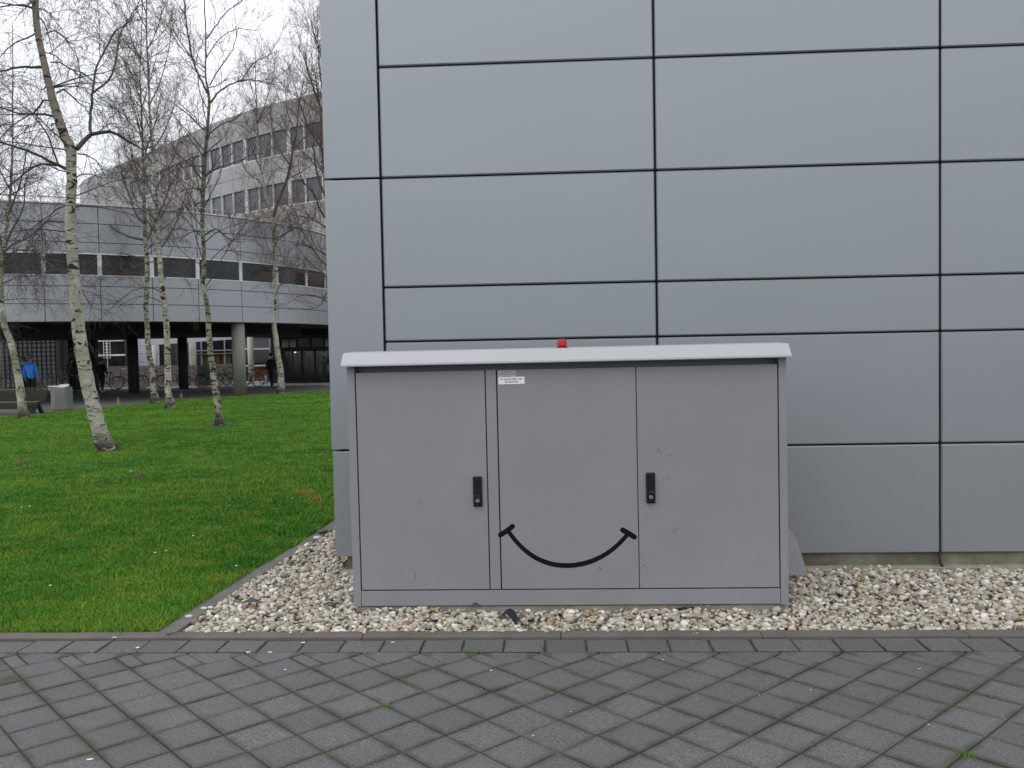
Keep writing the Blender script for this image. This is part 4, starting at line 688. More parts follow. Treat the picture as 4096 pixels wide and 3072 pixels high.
# columns
def column(x, y, r, z1, mat, label, grp='columns under the curved building'):
    o = MB().lathe([(r, 0), (r, z1)], 28).put('column', mat, None, (x, y, 0)); tag(o, label, 'column', grp)
column(-12.98, 36.05, .265, 3.0, M_COLUMN, 'stout grey brown round column at the edge of the lawn')
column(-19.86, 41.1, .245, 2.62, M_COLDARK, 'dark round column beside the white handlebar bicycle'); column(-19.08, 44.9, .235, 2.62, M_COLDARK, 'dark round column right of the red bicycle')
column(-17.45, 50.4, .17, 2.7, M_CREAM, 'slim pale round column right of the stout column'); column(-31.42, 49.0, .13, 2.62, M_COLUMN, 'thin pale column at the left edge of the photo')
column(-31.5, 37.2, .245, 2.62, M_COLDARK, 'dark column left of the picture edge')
# dark core block and the entrance
core = thing('stair_core', 'black stair core wall under the curved building behind the big birch', 'wall', (-24.78, 46, 0))
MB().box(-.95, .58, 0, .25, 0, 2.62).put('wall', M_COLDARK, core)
ent = thing('glass_entrance', 'dark glazed entrance with revolving doors under the curved building', 'entrance', (-14.3, 50, 0))
def ep_(x0, x1, y0, y1, z0, z1, name, mat, bev=0): return MB().box(x0+14.3, x1+14.3, y0-50, y1-50, z0, z1, bev).put(name, mat, ent)
ep_(-16.2, -10.4, 50.35, 50.5, 0, 2.62, 'wall', M_DKFRAME)
for x0, x1, m in ((-15.62, -15.22, M_DARKGL), (-15.16, -14.76, M_DARKGL), (-14.70, -13.95, M_LITPANE), (-13.87, -13.21, M_LITPANE), (-13.1, -12.3, M_DARKGL)): ep_(x0, x1, 50.28, 50.33, 2.05, 2.55, 'transom_pane', m)
for x in (-15.65, -15.19, -14.73, -13.91, -13.16, -12.25): ep_(x-.03, x+.03, 50.2, 50.34, 1.95, 2.6, 'frame_post', M_DKFRAME)
ep_(-15.2, -15.17, 50.15, 50.19, 2.05, 2.55, 'bright_post', M_FRAME)
ep_(-16.1, -12.0, 50.1, 50.3, 1.84, 2.03, 'canopy_band', M_DKFRAME)
for x0, x1 in ((-15.45, -14.98), (-14.95, -14.5), (-14.36, -13.74), (-13.62, -13.2), (-13.17, -12.8)): ep_(x0, x1, 50.22, 50.25, .08, 1.82, 'door_leaf', M_DARKGL)
for x in (-15.47, -14.96, -14.43, -13.68, -13.18, -12.75): ep_(x-.03, x+.03, 50.18, 50.28, .02, 1.84, 'door_post', M_DKFRAME)
g = random.Random(9)
for x0, z0, w, h_, m in ((-15.2, .9, .05, .8, (.05, .06, .05)), (-14.72, 1.0, .05, .75, (.07, .08, .075)), (-14.30, .9, .06, .85, (.07, .075, .07)), (-14.18, .85, .12, .35, (.09, .10, .09)), (-14.05, .3, .05, 1.2, (.035, .04, .035)), (-13.55, 1.1, .06, .5, (.08, .09, .085)), (-13.40, .55, .06, .5, (.13, .15, .14)), (-12.98, .6, .06, .5, (.20, .21, .21)), (-15.05, .75, .10, .12, (.10, .115, .11)), (-13.5, .75, .10, .12, (.08, .09, .09))):
    ep_(x0, x0+w, 50.205, 50.215, z0, z0+h_, 'door_reflection_strip', simple('door_strip', m, .3))
ep_(-13.22, -13.02, 50.09, 50.10, 1.62, 1.69, 'notice_plate', M_FRAMEW); ep_(-13.22, -13.02, 50.09, 50.10, 1.54, 1.565, 'notice_plate', M_FRAME); ep_(-13.2, -13.02, 50.09, 50.10, 1.28, 1.30, 'notice_plate', M_FRAME)
o = MB().ball((0, 0, 0), .055, 2, (1.2, 1, .6)).put('ceiling_lamp', M_LAMP, None, (-14.76, 50.0, 1.76)); tag(o, 'small glowing orange lamp above the entrance doors', 'lamp')
o2 = MB().tube([(0, 0, .03), (0, .1, .09)], .012, 5).put('bracket', M_DKFRAME, o)
# glazed room left of the entrance
gr = thing('glazed_room', 'glazed ground floor room with orange interior left of the entrance', 'room', (-17.7, 52.5, 0))
def gp(x0, x1, y0, y1, z0, z1, name, mat): return MB().box(x0+17.7, x1+17.7, y0-52.5, y1-52.5, z0, z1).put(name, mat, gr)
gp(-19.2, -16.1, 53.4, 53.5, 0, 2.7, 'back_wall', M_CURT); gp(-19.2, -16.95, 52.52, 52.54, 2.06, 2.62, 'glass_pane', M_LITPANE); gp(-18.0, -17.2, 52.6, 52.7, .1, .98, 'orange_panel', M_ORANGE); gp(-18.35, -18.05, 52.6, 52.7, .1, .9, 'orange_panel', M_OCHRE)
gp(-19.2, -16.95, 52.53, 52.55, 1.05, 2.0, 'glass_pane', M_DARKGL)
gp(-19.2, -16.95, 52.42, 52.5, 1.96, 2.06, 'rail', M_FRAMEW); gp(-19.2, -16.9, 52.42, 52.5, .97, 1.06, 'rail', M_FRAMEW); gp(-19.2, -16.9, 52.42, 52.5, .02, .09, 'rail', M_FRAMEW); gp(-17.02, -16.95, 52.4, 52.5, 0, 2.6, 'post', M_FRAME)
gp(-17.32, -17.18, 52.3, 52.4, .09, .42, 'canister', M_FRAME)
# lattice window wall at far left
gw = thing('grid_window_wall', 'grey window wall with a dark square grid behind the two people in blue', 'window wall', (-30.3, 50, 0))
MB().box(-3.4, 1.75, .06, .16, 0, 3.3).put('pane_sheet', M_GREYPANE, gw)
for k in range(0, 19):
    x = -3.35+k*.2735; MB().box(x-.018, x+.018, -.02, .05, 0, 3.3).put('bar', M_IRON, gw)
for k in range(0, 13):
    z = .06+k*.255; MB().box(-3.4, 1.72, -.012, .042, z-.02, z+.02).put('crossbar', M_IRON, gw)
MB().box(1.72, 1.90, -.05, .15, 0, 3.3).put('end_post', M_COLDARK, gw)
cw = thing('slatted_wall', 'dark vertical slatted wall right of the grid window', 'wall', (-27.9, 50.1, 0))
MB().box(-.55, .40, .08, .2, 0, 3.3).put('backing', M_CURT, cw)
for k in range(5): MB().box(-.5+k*.17, -.43+k*.17, .03, .08, 0, 3.3).put('slat', M_COLDARK if k % 2 else M_CURT, cw)
# plank fence
fn = thing('plank_fence', 'low vertical plank fence behind the parked bicycles', 'fence', (-21, 48.4, 0))
pm = [MB().box(-.052, .052, -.012, .012, 0, 1.18+q, .004).mesh('plank', M_PLANK) for q in (0, .004, -.004)]
def fence_run(x0, x1, y0, y1, skip=()):
    L = math.hypot(x1-x0, y1-y0); k = int(L/.118); a = math.atan2(y1-y0, x1-x0)
    for i in range(k):
        t = (i+.5)/k; x = x0+(x1-x0)*t
        if any(s0 < x < s1 for s0, s1 in skip): continue
        link('plank', random.choice(pm), None, fn, (x+21, y0+(y1-y0)*t-48.4, 0), (0, 0, a))
    for z in (.25, .95): o = MB().box(0, L, .02, .06, z, z+.08).put('fence_rail', M_COLDARK, fn, (x0+21, y0-48.4, 0), (0, 0, a))
fence_run(-25.5, -17.9, 48.3, 48.6, ((-19.75, -19.03),))
MB().box(1.20, 2.0, .08, .14, 0, 1.15).put('gate_recess', M_CURT, fn)
# courtyard building beyond the fence
cb = thing('courtyard_building', 'pale panelled courtyard building seen between the columns', 'building', (-24, 56, 0))
def cc(x0, x1, y0, y1, z0, z1, name, mat): return MB().box(x0+24, x1+24, y0-56, y1-56, z0, z1).put(name, mat, cb)
cc(-38, -8, 56.5, 57.0, 0, 4.0, 'wall', M_COLDARK)
for x0, x1 in ((-26.82, -25.35),):
    for z0, z1 in ((.2, 1.34), (1.35, 1.85), (1.86, 2.36), (2.37, 3.2)): cc(x0, x1, 56.0, 56.1, z0+.006, z1-.006, 'panel', M_PALE)
cc(-24.35, -23.35, 56.2, 56.3, 1.0, 2.9, 'panel', M_CURT)
cc(-28.9, -26.9, 54.6, 54.7, .0, 3.0, 'dark_window', M_GLASS); cc(-29.7, -28.95, 54.6, 54.7, 1.6, 3.0, 'panel', M_PALE)
cc(-29.6, -26.9, 54.45, 54.55, 2.665, 2.725, 'white_rail', M_LATTW); cc(-28.5, -26.55, 53.9, 54.0, 1.755, 1.855, 'white_rail', M_LATTW)
cc(-22.93, -19.3, 56.1, 56.2, 1.0, 2.9, 'window_pane', M_GLASS)
for x0, x1, m in ((-22.7, -22.0, M_OCHRE), (-21.95, -21.4, M_ORANGE), (-21.3, -20.7, M_OCHRE)): cc(x0, x1, 56.02, 56.05, 1.0, 1.80, 'interior_panel', m)
for x in (-22.55, -21.86, -21.04, -20.2): cc(x-.03, x+.03, 55.9, 56.0, 1.0, 2.9, 'mullion', M_FRAME)
cc(-23.0, -19.3, 55.85, 55.95, 1.95, 2.01, 'window_rail', M_FRAME); cc(-23.0, -19.3, 55.85, 55.95, 1.77, 1.80, 'window_rail', M_FRAME)
cn = MB().prism([(-1.1, 2.36), (4.8, 2.66), (4.8, 3.3), (-1.1, 3.3)], -2.2, -1.8, 'y').put('canopy', M_PALE, cb)
for x, y, r in ((-22.82, 55.2, .22), (-25.2, 55.1, .15)): MB().lathe([(r, 0), (r, 2.75)], 20).put('column', M_CREAM, cb, (x+24, y-56, 0))
# white lattice mast
lm = thing('lattice_mast', 'white steel lattice frame on a pole behind the fence', 'mast', (-26.69, 52, 0))
for x in (-.20, -.03, .03, .20): MB().box(x-.012, x+.012, -.015, .015, 1.62, 2.68).put('upright', M_LATTW, lm)
for k in range(7): MB().box(-.20, .20, -.012, .012, 1.62+k*.172, 1.645+k*.172).put('rung', M_LATTW, lm)
MB().tube([(0, .03, 0), (0, .03, 2.7)], .022, 8).put('pole', M_LATTW, lm); MB().box(-.33, .31, -.03, .03, 1.80, 1.85).put('bracket', M_LATTW, lm)
# rear high building, curved plan
P2 = [(-48.2, 97), (-47.4, 90), (-45.6, 84.84), (-43.5, 82.0), (-40.8, 79.6), (-37.2, 76.2), (-32.2, 71.5), (-28.7, 68.0), (-25.1, 64.5), (-21.7, 61.6), (-18.2, 59.1), (-14.65, 57.0), (-10.5, 55.2), (-6, 53.8), (0, 52.9), (8, 52.5)]
hb = thing('office_block', 'tall curved pale office block with two window bands behind the birches', 'building', (-20, 75, 0))
def resample(P, step):
    P = [Vector(p) for p in P]; out = [P[0]]; acc = 0; 
    for a, b in zip(P, P[1:]):
        L = (b-a).length; t = step-acc
        while t <= L: out.append(a+(b-a)*(t/L)); t += step
        acc = (acc+L) % step
    return out
S2 = resample(P2, 1.55)
hb_o = (20, -75, 0)
mb = MB().prism([(p.x+.0, p.y+.35) for p in S2]+[(S2[-1].x, 110), (S2[0].x, 110)], 0, 18.2, 'z'); mb.put('wall', M_FARJ, hb, hb_o)
bands = [(0.2, 2.9, 'w'), (2.9, 4.4, 'p'), (4.4, 6.0, 'w'), (6.0, 7.9, 'p'), (7.9, 9.4, 'w'), (9.4, 10.4, 'p'), (10.4, 11.45, 'p'), (11.45, 13.0, 'w'), (13.0, 13.9, 'p'), (13.9, 14.85, 'p'), (14.85, 16.45, 'w'), (16.45, 17.3, 'p'), (17.3, 18.3, 'p')]
panels_made = 0
for z0, z1, ty in bands:
    for i, (a, b) in enumerate(zip(S2, S2[1:])):
        if b.x > 1 or z1 < 3: 
            continue
        d = (b-a).normalized(); nn = Vector((d.y, -d.x)); L = (b-a).length; an = math.atan2(d.y, d.x)
        if ty == 'p': MB().box(.012, L-.012, -.06, .2, z0+.012, z1-.012).put('panel', M_FAR2, hb, (a.x+20, a.y-75, 0), (0, 0, an))
        else:
            wide = min(abs(a.x-q_) for q_ in (-28.1, -21.5, -17.1)) < .62
            if a.x < -36.5 and z0 > 11: MB().box(.012, L-.012, -.06, .2, z0+.012, z1-.012).put('panel', M_FAR2, hb, (a.x+20, a.y-75, 0), (0, 0, an)); continue
            MB().box(.04, L-.04, .08, .12, z0, z1).put('window_pane', M_GLASS2, hb, (a.x+20, a.y-75, 0), (0, 0, an))
            MB().box(-.05, .25 if wide else .05, -.04, .14, z0-.02, z1+.02).put('window_post', M_FRAMEW, hb, (a.x+20, a.y-75, 0), (0, 0, an))
            MB().box(0, L, -.05, .14, z0-.03, z0+.05).put('window_sill', M_FRAMEW, hb, (a.x+20, a.y-75, 0), (0, 0, an))

# ------------------------------------------------------------------ birch trees
class Tubes:
    """fast collector of many thin tubes"""
    def __init__(s): s.V = []; s.F = {}; s.n = 0
    def add(s, P, r, k):
        P = np.asarray(P, float); m = len(P); T = np.gradient(P, axis=0); T /= np.linalg.norm(T, axis=1, keepdims=True)+1e-9
        ref = np.array([0., 0, 1]) if abs(T[0, 2]) < .8 else np.array([1., 0, 0]); A = np.cross(T, ref); A /= np.linalg.norm(A, axis=1, keepdims=True)+1e-9; B = np.cross(T, A)
        q = np.arange(k)*2*np.pi/k; r = np.asarray(r)[:, None, None]; R = P[:, None]+r*(A[:, None]*np.cos(q)[None, :, None]+B[:, None]*np.sin(q)[None, :, None])
        i = np.arange(m-1)[:, None]*k; j = np.arange(k)[None]; f = np.stack([i+j, i+(j+1) % k, i+k+(j+1) % k, i+k+j], -1).reshape(-1, 4)+s.n
        s.V.append(R.reshape(-1, 3)); s.F.setdefault(4, []).append(f); s.n += m*k
    def mesh(s, name, mat, smooth=True): return npmesh(name, np.vstack(s.V), np.vstack(s.F[4]), mat, smooth)
def subdiv(P, W, step, rg, amp):
    """smooth a coarse path: Catmull-Rom with small wander"""
    P = np.asarray(P, float); W = np.asarray(W, float); Q = np.vstack([2*P[0]-P[1], P, 2*P[-1]-P[-2]]); out, ow = [], []
    for i in range(len(P)-1):
        n_ = max(1, int(np.linalg.norm(P[i+1]-P[i])/step)); 
        for t in np.arange(n_)/n_:
            a, b, c, d = Q[i:i+4]; out.append(.5*((2*b)+(c-a)*t+(2*a-5*b+4*c-d)*t*t+(-a+3*b-3*c+d)*t**3)); ow.append(W[i]*(1-t)+W[i+1]*t)
    out.append(P[-1]); ow.append(W[-1]); out = np.array(out); nz = rg.normal(0, amp, out.shape); nz[0] = 0; return out+nz, np.array(ow)
def birch(key, label, dens=1.0, twmat=None):
    (bx, by), (style, sp), trunk, limbs = TREES[key]; rg = np.random.default_rng(ord(key)*7+1)
    t = thing('birch_tree', label, 'tree', (bx, by, 0), 0, 'birch trees on the lawn')
    P = np.array([(x, 0, z) for x, z, w in trunk]); W = np.array([w for _, _, w in trunk])*.91
    TP, TW = subdiv(P, W, .12, rg, .004)
    T = Tubes(); k = 18; ph = rg.uniform(0, 6, 3)
    # knobbly trunk
    T.add(TP, TW, k); V = T.V[0].reshape(len(TP), k, 3); ang = np.arange(k)*2*np.pi/k
    for i in range(len(TP)):
        z = TP[i, 2]; f = 1+.035*np.sin(3*ang+ph[0]+z*2)+.03*np.sin(2*ang+ph[1]-z*3)+rg.normal(0, .012, k)+.05*max(0, math.sin(z*9+ph[2]))**8
        if z < .5: f = f+(.5-z)*.5*(.5+.5*np.sin(4*ang+ph[0]))
        V[i] = TP[i]+(V[i]-TP[i])*f[:, None]
    T.V[0] = V.reshape(-1, 3); link('trunk', T.mesh('trunk', M_BARK[key]), None, t)
    Tw = Tubes(); Tw2 = Tubes(); asc = style == 'asc'
    def rand_dir(tan, spread, up):
        v = rg.normal(0, 1, 3); v -= tan*(v@tan); v /= np.linalg.norm(v)+1e-9; d = tan*math.cos(spread)+v*math.sin(spread); d[2] += up; return d/np.linalg.norm(d)
    def grow(p, d, L, r, lvl):
        n_ = 6 if lvl == 1 else (5 if lvl == 2 else 4); st = L/n_; pts = [p]; d = d.copy()
        for i in range(n_):
            d += rg.normal(0, .12 if lvl < 3 else .15, 3); 
            if asc: d[2] += .07 if lvl < 3 else .02
            else: d[2] -= (.05 if lvl == 1 else .20 if lvl == 2 else .30)*(i+1)/n_*1.3
            d /= np.linalg.norm(d); p = p+d*st; pts.append(p)
        pts = np.array(pts); rs = np.linspace(r, r*.45, n_+1); (Tw if lvl <= 2 else Tw2).add(pts, rs, 4 if lvl == 1 else 3)
        if lvl < 4: shoots(pts, rs, lvl, L)
    def shoots(pts, rs, lvl, L):
        # number of side shoots of the next level
        per = {0: 5.2, 1: 6.6, 2: 7.4, 3: 3.4}[lvl]*dens; m = int(L*per+rg.random())
        if lvl == 3 and rg.random() < .35: return
        seg = len(pts)-1
        for _ in range(m):
            u = rg.uniform(.12, 1)**.8*seg; i = min(int(u), seg-1); q = pts[i]+(pts[i+1]-pts[i])*(u-i); tan = pts[i+1]-pts[i]; tan = tan/(np.linalg.norm(tan)+1e-9); rr = rs[i]
            if lvl == 0: d = rand_dir(tan, rg.uniform(.5, 1.0), .25 if asc else .1); grow(q, d, rg.uniform(.4, 1.15)*sp, max(.0046, min(.009, rr*.5)), 1 if rg.random() < .4 else 2)
            elif lvl == 1: grow(q, rand_dir(tan, rg.uniform(.5, 1.1), .1), rg.uniform(.3, .8)*sp, .0039, 2)
            elif lvl == 2: grow(q, rand_dir(tan, rg.uniform(.4, 1.1), .05), rg.uniform(.14, .42)*sp, .0028, 3)
            else: grow(q, rand_dir(tan, rg.uniform(.4, 1.2), 0), rg.uniform(.06, .18)*sp, .0023, 4)
    for pts, r0, r1 in limbs:
        PP, WW = subdiv(pts, np.linspace(r0, r1, len(pts)), .10, rg, .006); LT = Tubes(); LT.add(PP, WW, 8); link('branch', LT.mesh('branch', M_BRANCH), None, t)
        shoots(PP, WW, 0, np.linalg.norm(np.diff(PP, axis=0), axis=1).sum())
    # extra limbs all round so that the crown has depth
    zt = TP[-1, 2]; z0 = max(3.0 if key not in 'AE' else 2.9, zt*.26)
    for _ in range(int(34*dens)):
        zc = rg.uniform(z0, zt*.97); i = int(np.searchsorted(TP[:, 2], zc)); i = min(max(i, 1), len(TP)-1); az = rg.uniform(0, 2*np.pi); L = (1.0+1.3*(1-(zc-z0)/(zt-z0)))*sp*rg.uniform(.6, 1.1)
        d = np.array([math.cos(az), math.sin(az), rg.uniform(.5, 1.3) if asc else rg.uniform(.0, .6)]); d /= np.linalg.norm(d); r = min(TW[i]*.4, .011)+.003; p = TP[i]; pts = [p]
        for s_ in range(7):
            d = d+rg.normal(0, .10, 3); d[2] += (.05 if asc else -.07); d /= np.linalg.norm(d); p = p+d*L/7; pts.append(p)
        pts = np.array(pts); rs = np.linspace(r, .0045, 8); LT = Tubes(); LT.add(pts, rs, 6); link('branch', LT.mesh('branch', M_BRANCH), None, t); shoots(pts, rs, 0, L)
    o = link('crown', Tw.mesh('crown', twmat or M_TWIG, False), None, t); o['kind'] = 'stuff'
    o = link('fine_twigs', Tw2.mesh('fine_twigs', twmat or M_TWIG, False), None, t); o['kind'] = 'stuff'
    print('tree', key, sum(len(f) for f in Tw.F[4]), sum(len(f) for f in Tw2.F[4]))
birch('A', 'nearest big birch with white bark and a fork to the right', 1.12, M_TWIGD)
birch('B', 'leaning mossy birch in front of the bench at the left edge', 1.25, M_TWIGD)
birch('C', 'dark barked birch standing close left of another birch', 1.0)
birch('D', 'slim spotted birch right beside the dark barked one', 1.0)
birch('E', 'greenish birch standing alone in a worn ring in the lawn', 1.1)
birch('F', 'farthest birch with a forked trunk right of the stout column', 1.15)
birch('G', 'birch hidden behind the clad building with its brown crown showing', .9)
# worn soil round the lone and big birch, shade at the foot painted in
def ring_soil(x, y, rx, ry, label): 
    o = MB().lathe([(1, -.005), (.9, .02), (.1, .03)], 20).put('soil_with_shade', M_SOILD, None, (x, y, .004)); o.scale = (rx, ry, 1); tag(o, label, kind='structure')
ring_soil(-8.10, 21.25, .36, .40, 'bare soil and painted shade round the birch'); ring_soil(-8.2, 15.95, .28, .35, 'bare soil and painted shade at the big birch')

# ------------------------------------------------------------------ bench, bin, markers
bench = thing('park_bench', 'dark slatted park bench behind the leaning birch', 'bench', (-17.0, 26.75, 0))
BL0, BL1 = -1.75, 1.20
for k, (y, z, s) in enumerate([(.30, .790, .024), (.285, .735, .023), (.268, .680, .023), (.250, .625, .023), (.232, .570, .023), (.212, .515, .023), (.19, .46, .023)]):
    MB().box(BL0, BL1, y-.018, y+.018, z-s, z+s, .005).put('back_slat', M_TIMBER, bench)
for k in range(6): MB().box(BL0, BL1, -.27+k*.075, -.215+k*.075, .385+.0*k, .415, .005).put('seat_slat', M_TIMBERL if k == 0 else M_TIMBER, bench)
for k, (y, z) in enumerate([(-.30, .36), (-.31, .31), (-.30, .26), (-.28, .21)]): MB().box(BL0, BL1, y-.016, y+.016, z-.022, z+.022, .005).put('front_slat', M_TIMBER, bench)
for x in (-1.25, .95):
    MB().tube([(x, -.30, .25), (x, -.29, .34), (x, -.22, .375), (x, .10, .375), (x, .20, .42), (x, .31, .80)], .022, 6).put('side_frame', M_IRON, bench)
    MB().prism([(-.04, .37), (.10, .37), (-.16, 0), (-.30, 0)], x-.05, x+.04, 'x').put('leg', M_IRON, bench); MB().prism([(.06, .37), (.18, .37), (.40, 0), (.30, 0)], x-.05, x+.04, 'x').put('leg', M_IRON, bench)
    MB().prism([(x-.20, .30), (x+.02, .30), (x+.20, 0), (x+.06, 0)], -.30, -.24, 'y').put('foot', M_IRON, bench)
bn = thing('litter_bin', 'pale steel litter bin with a tilted lid at the bench end', 'litter bin', (-16.38, 28.75, 0))
MB().prism([(-.31, -.05), (-.06, -.24), (.25, -.24), (.29, -.20), (.29, .22), (-.31, .22)], .02, .76, 'z').put('body', M_STEEL, bn); MB().prism([(-.28, -.03), (-.05, -.21), (.24, -.21), (.26, .19), (-.28, .19)], 0, .02, 'z').put('foot', M_IRON, bn)
MB().box(-.33, .02, -.20, .24, .765, .80, .01).put('lid', M_STEELW, bn); o = MB().lathe([(.17, 0), (.2, .012), (.2, .03), (.1, .04)], 24).put('ash_tray', M_STEELW, bn, (.10, -.02, .775), (R_(14), 0, 0)); o.scale = (1, 1.1, 1)
def marker(x, y, label):
    o = thing('ground_marker', label, 'marker post', (x, y, 0), 0, 'yellow markers with blue caps'); o.scale = (.85, .85, .85)
    MB().lathe([(.085, 0), (.085, .01), (.035, .02), (.040, .07), (.075, .12), (.085, .165), (.09, .175), (.03, .18)], 16).put('post', M_YEL, o); MB().lathe([(.045, .178), (.05, .19), (.05, .26), (.03, .28)], 14).put('cap', M_BLUC, o)
marker(-16.02, 31.92, 'yellow marker with a blue cap nearer the big birch'); marker(-15.25, 35.6, 'yellow marker with a blue cap between two birch trunks')

# ------------------------------------------------------------------ bicycles
def bicycle(name, label, x, y, rz, frame=M_BLKF, mud=None, bars=None, scale=1.0):
    t = thing(name, label, 'bicycle', (x, y, 0.004), rz, 'bicycles parked along the fence'); t.scale = (scale,)*3
    for wx in (-.53, .53):
        tr = MB(); tr.tube([(wx+.335*math.cos(a), 0, .345+.335*math.sin(a)) for a in [2*math.pi*k/28 for k in range(29)]], .017, 6, False); w = tr.put('wheel', M_TYRE, t)
        rm = MB(); rm.tube([(wx+.312*math.cos(a), 0, .345+.312*math.sin(a)) for a in [2*math.pi*k/28 for k in range(29)]], .009, 5, False)
        for k in range(14): a = math.pi*2*k/14; rm.tube([(wx, 0, .345), (wx+.31*math.cos(a), 0, .345+.31*math.sin(a))], .002, 3, False)
        rm.tube([(wx, -.05, .345), (wx, .05, .345)], .02, 8); rm.put('rim', M_RIM, w)
        if mud: MB().tube([(wx+.37*math.cos(a), 0, .345+.37*math.sin(a)) for a in [R_(20)+R_(150)*k/12 for k in range(13)]], .016, 5).put('mudguard', mud, t)
    f = MB()   # front is -x
    for a, b, r in (((-.53, 0, .345), (-.40, 0, .72), .014), ((-.42, 0, .66), (-.33, 0, .95), .017), ((-.40, 0, .72), (.10, 0, .30), .018), ((-.37, 0, .84), (.24, 0, .62), .014), ((.10, 0, .30), (.28, 0, .80), .016), ((.10, 0, .30), (.53, .02, .345), .011), ((.25, 0, .68), (.53, .02, .345), .010)): f.tube([a, b], r, 8)
    f.put('frame', frame, t)
    MB().tube([(-.33, -.0, .95), (-.33, 0, 1.03), (-.31, -.12, 1.05), (-.22, -.26, 1.05), (-.10, -.28, 1.02)], .012, 6).tube([(-.33, 0, 1.03), (-.31, .12, 1.05), (-.22, .26, 1.05), (-.10, .28, 1.02)], .012, 6).put('handlebar', bars or M_BLKF, t)
    MB().ball((.29, 0, .90), .1, 2, (1.25, .75, .38)).tube([(.28, 0, .78), (.29, 0, .9)], .012, 6).put('saddle', M_SADDLE, t)
    MB().box(.33, .74, -.06, .06, .71, .725, .004).tube([(.72, .05, .72), (.55, .05, .345)], .006, 4).put('carrier', frame, t)
    c = MB().tube([(.10, -.06, .30), (.19, -.07, .18)], .01, 5).tube([(.10, .06, .30), (.01, .07, .42)], .01, 5).lathe([(.02, -.01), (.02, .01)], 10, (.1, 0, .3)); c.put('crank', M_RIM, t)
    return t
bicycle('bicycle', 'bicycle with a white handlebar stem left of the dark column', -22.95, 46.9, .12, M_BLKF, M_MUD, M_MUD)
bicycle('bicycle', 'red bicycle just right of the dark column', -21.45, 46.4, -.15, M_REDF)
bicycle('bicycle', 'black bicycle with white mudguards between two birch trunks', -20.35, 46.6, .5, M_BLKF, M_MUD)
bicycle('bicycle', 'black bicycle half hidden behind the slim spotted birch', -19.1, 46.2, -.25)
bicycle('bicycle', 'black bicycle leaning by the fence gate, left one', -18.35, 46.4, 1.0); bicycle('bicycle', 'black bicycle by the fence gate, right one', -17.75, 46.3, .8)
bicycle('bicycle', 'black bicycle behind the greenish birch trunk', -16.9, 46.0, .2); bicycle('bicycle', 'dark red bicycle left of the stout column', -16.1, 45.9, .15, simple('dark_red_frame', (.10, .015, .012), .4))
bicycle('bicycle', 'black bicycle in front of the slim pale column', -17.0, 49.6, .1, M_BLKF)
bicycle('bicycle', 'black bicycle at the far left under the grid window', -30.3, 48.6, .3); bicycle('bicycle', 'black bicycle under the grid window left of the people', -29.4, 48.4, -.3); bicycle('bicycle', 'black bicycle under the grid window right of the people', -27.75, 48.3, .1)
bicycle('bicycle', 'black bicycle by the dark standing figure', -23.0, 44.5, .7)

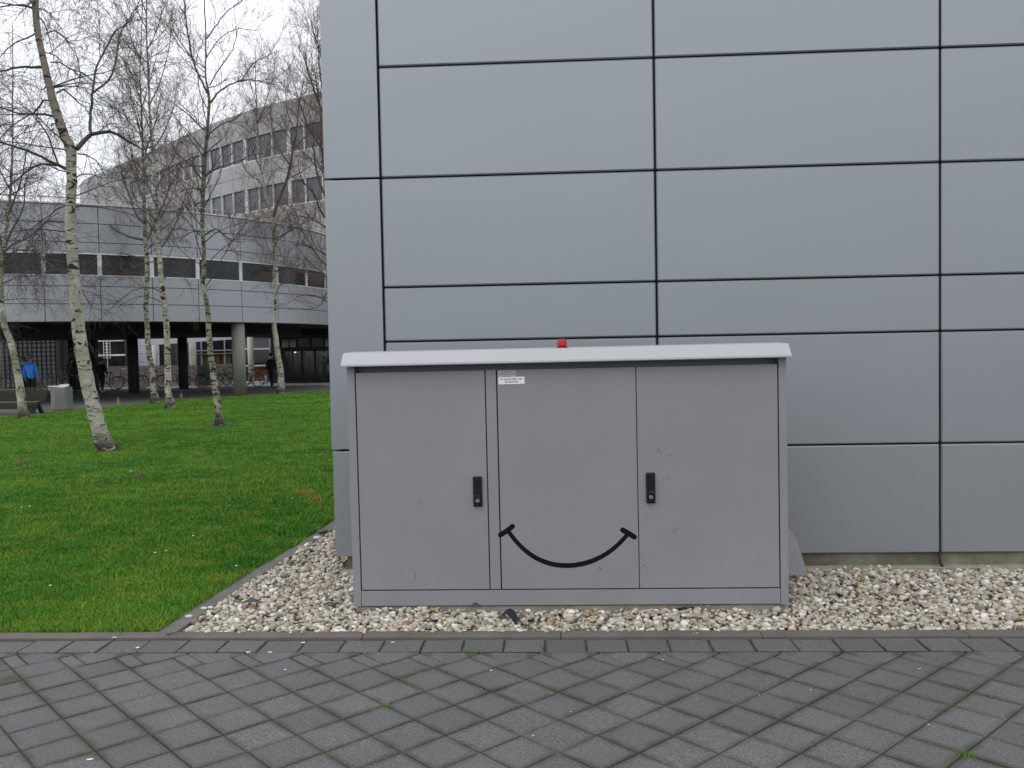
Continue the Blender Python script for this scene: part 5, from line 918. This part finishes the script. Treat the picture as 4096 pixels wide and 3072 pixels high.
# ------------------------------------------------------------------ people
def skin(name, J, E_, mat, parent, root=0, lv=2):
    me = bpy.data.meshes.new(name); me.from_pydata([j[0] for j in J], E_, []); o = link(name, me, mat, parent)
    md = o.modifiers.new('skin', 'SKIN'); md.use_smooth_shade = True
    for k, j in enumerate(J):
        r = j[1]; me.skin_vertices[0].data[k].radius = (r, r) if not isinstance(r, tuple) else r
    me.skin_vertices[0].data[root].use_root = True
    s_ = o.modifiers.new('sub', 'SUBSURF'); s_.levels = lv; s_.render_levels = lv; return o
def person(label, x, y, rz, jacket, hair, trous=M_TROUS, shoes=M_SHOE, stride=.0, scale=1.0, hood=False, turn=0.0):
    """faces -y in its own axes"""
    t = thing('person', label, 'person', (x, y, .0), rz); t.scale = (scale,)*3
    J = [((0, 0, .96), (.09, .07)), ((0, 0, 1.14), (.10, .07)), ((0, .0, 1.34), (.12, .085)), ((0, .0, 1.48), (.07, .065)), ((0, -.01, 1.55), (.052, .055)), ((0, -.015, 1.63), (.072, .085)), ((0, -.01, 1.72), (.076, .092)), ((0, -.0, 1.785), (.045, .05))]
    Ed = [(0, 1), (1, 2), (2, 3), (3, 4), (4, 5), (5, 6), (6, 7)]
    J.append(((0, -.115, 1.655), .014)); Ed.append((5, 8))      # nose
    for s_ in (-1, 1):
        k = len(J); sw = stride*.5*s_; J += [((s_*.175, 0, 1.42), .055), ((s_*.235, .02+sw*.4, 1.15), .042), ((s_*.245, -.04+sw, .92), .028), ((s_*.245, -.055+sw, .86), (.034, .018))]; Ed += [(2, k), (k, k+1), (k+1, k+2), (k+2, k+3)]
        for f_ in range(4): q = len(J); J += [((s_*.245, -.085+sw+f_*.019, .80), .0085), ((s_*.238, -.085+sw+f_*.018, .765+abs(f_-1.4)*.008), .0075)]; Ed += [(k+3, q), (q, q+1)]
        q = len(J); J += [((s_*.23, -.10+sw, .84), .010), ((s_*.222, -.115+sw, .805), .009)]; Ed += [(k+3, q), (q, q+1)]
        k = len(J); st = -stride*s_; J += [((s_*.095, 0, .88), .065), ((s_*.10, st*.45-.01, .50), .048), ((s_*.10, st, .09), .034), ((s_*.105, st-.10, .04), .022)]; Ed += [(0, k), (k, k+1), (k+1, k+2), (k+2, k+3)]
    skin('body', J, Ed, M_SKIN, t)
    J = [((0, 0, .86), (.175, .135)), ((0, .005, 1.14), (.165, .125)), ((0, .01, 1.36), (.185, .125)), ((0, .01, 1.475), (.09, .085)), ((0, .015, 1.53), (.072, .078))]; Ed = [(0, 1), (1, 2), (2, 3), (3, 4)]
    for s_ in (-1, 1): k = len(J); sw = stride*.5*s_; J += [((s_*.185, .005, 1.41), .075), ((s_*.245, .02+sw*.4, 1.15), .062), ((s_*.25, -.035+sw, .925), .048)]; Ed += [(2, k), (k, k+1), (k+1, k+2)]
    skin('jacket', J, Ed, jacket, t)
    if hood: MB().ball((0, .10, 1.50), .10, 2, (1.2, .7, .6)).put('hood', jacket, t)
    J = [((0, 0, 1.02), (.14, .10))]; Ed = []
    for s_ in (-1, 1): k = len(J); st = -stride*s_; J += [((s_*.095, 0, .86), .10), ((s_*.10, st*.45-.01, .50), .078), ((s_*.10, st, .10), .062)]; Ed += [(0, k), (k, k+1), (k+1, k+2)]
    skin('trousers', J, Ed, trous, t)
    for s_ in (-1, 1): MB().ball((s_*.105, -stride*s_-.045, .05), .115, 2, (.5, 1.35, .5)).put('shoe', shoes, t)
    hm = MB().ball((0, .018, 1.725), .105, 3, (.88, 1.02, 1.0)); g = random.Random(5)
    for v in list(hm.bm.verts):
        if v.co.y < -.055 and v.co.z < 1.75: v.co.y += .06
        if v.co.z < 1.64: v.co.z = 1.64
        v.co += Vector((g.gauss(0, .004), g.gauss(0, .004), g.gauss(0, .004)))
    hm.put('hair', hair, t)
    for s_ in (-1, 1): MB().ball((s_*.078, .0, 1.655), .02, 1, (.5, .8, 1.3)).put('ear', M_SKIN, t)
    return t
person('person seen from behind in a bright blue jacket and dark trousers', -20.35, 33.7, R_(180), M_BLUE, M_HAIR, hood=True, scale=1.03)
person('person in a darker blue jacket partly hidden by the leaning birch', -21.18, 34.6, R_(-120), M_BLUE2, M_HAIRB, scale=.975)
person('dark clothed figure in white shoes left of the white handlebar bicycle', -22.16, 42.6, R_(170), M_COAT, M_COAT, shoes=M_SHOEW, stride=.16, scale=.92)
person('dark figure standing behind the big birch trunk', -23.6, 42.5, R_(180), M_COAT, M_COAT, scale=.95)
person('dark figure beside the farthest birch near the entrance', -14.30, 44.3, R_(165), M_COAT, M_COAT, scale=.97, stride=.12)
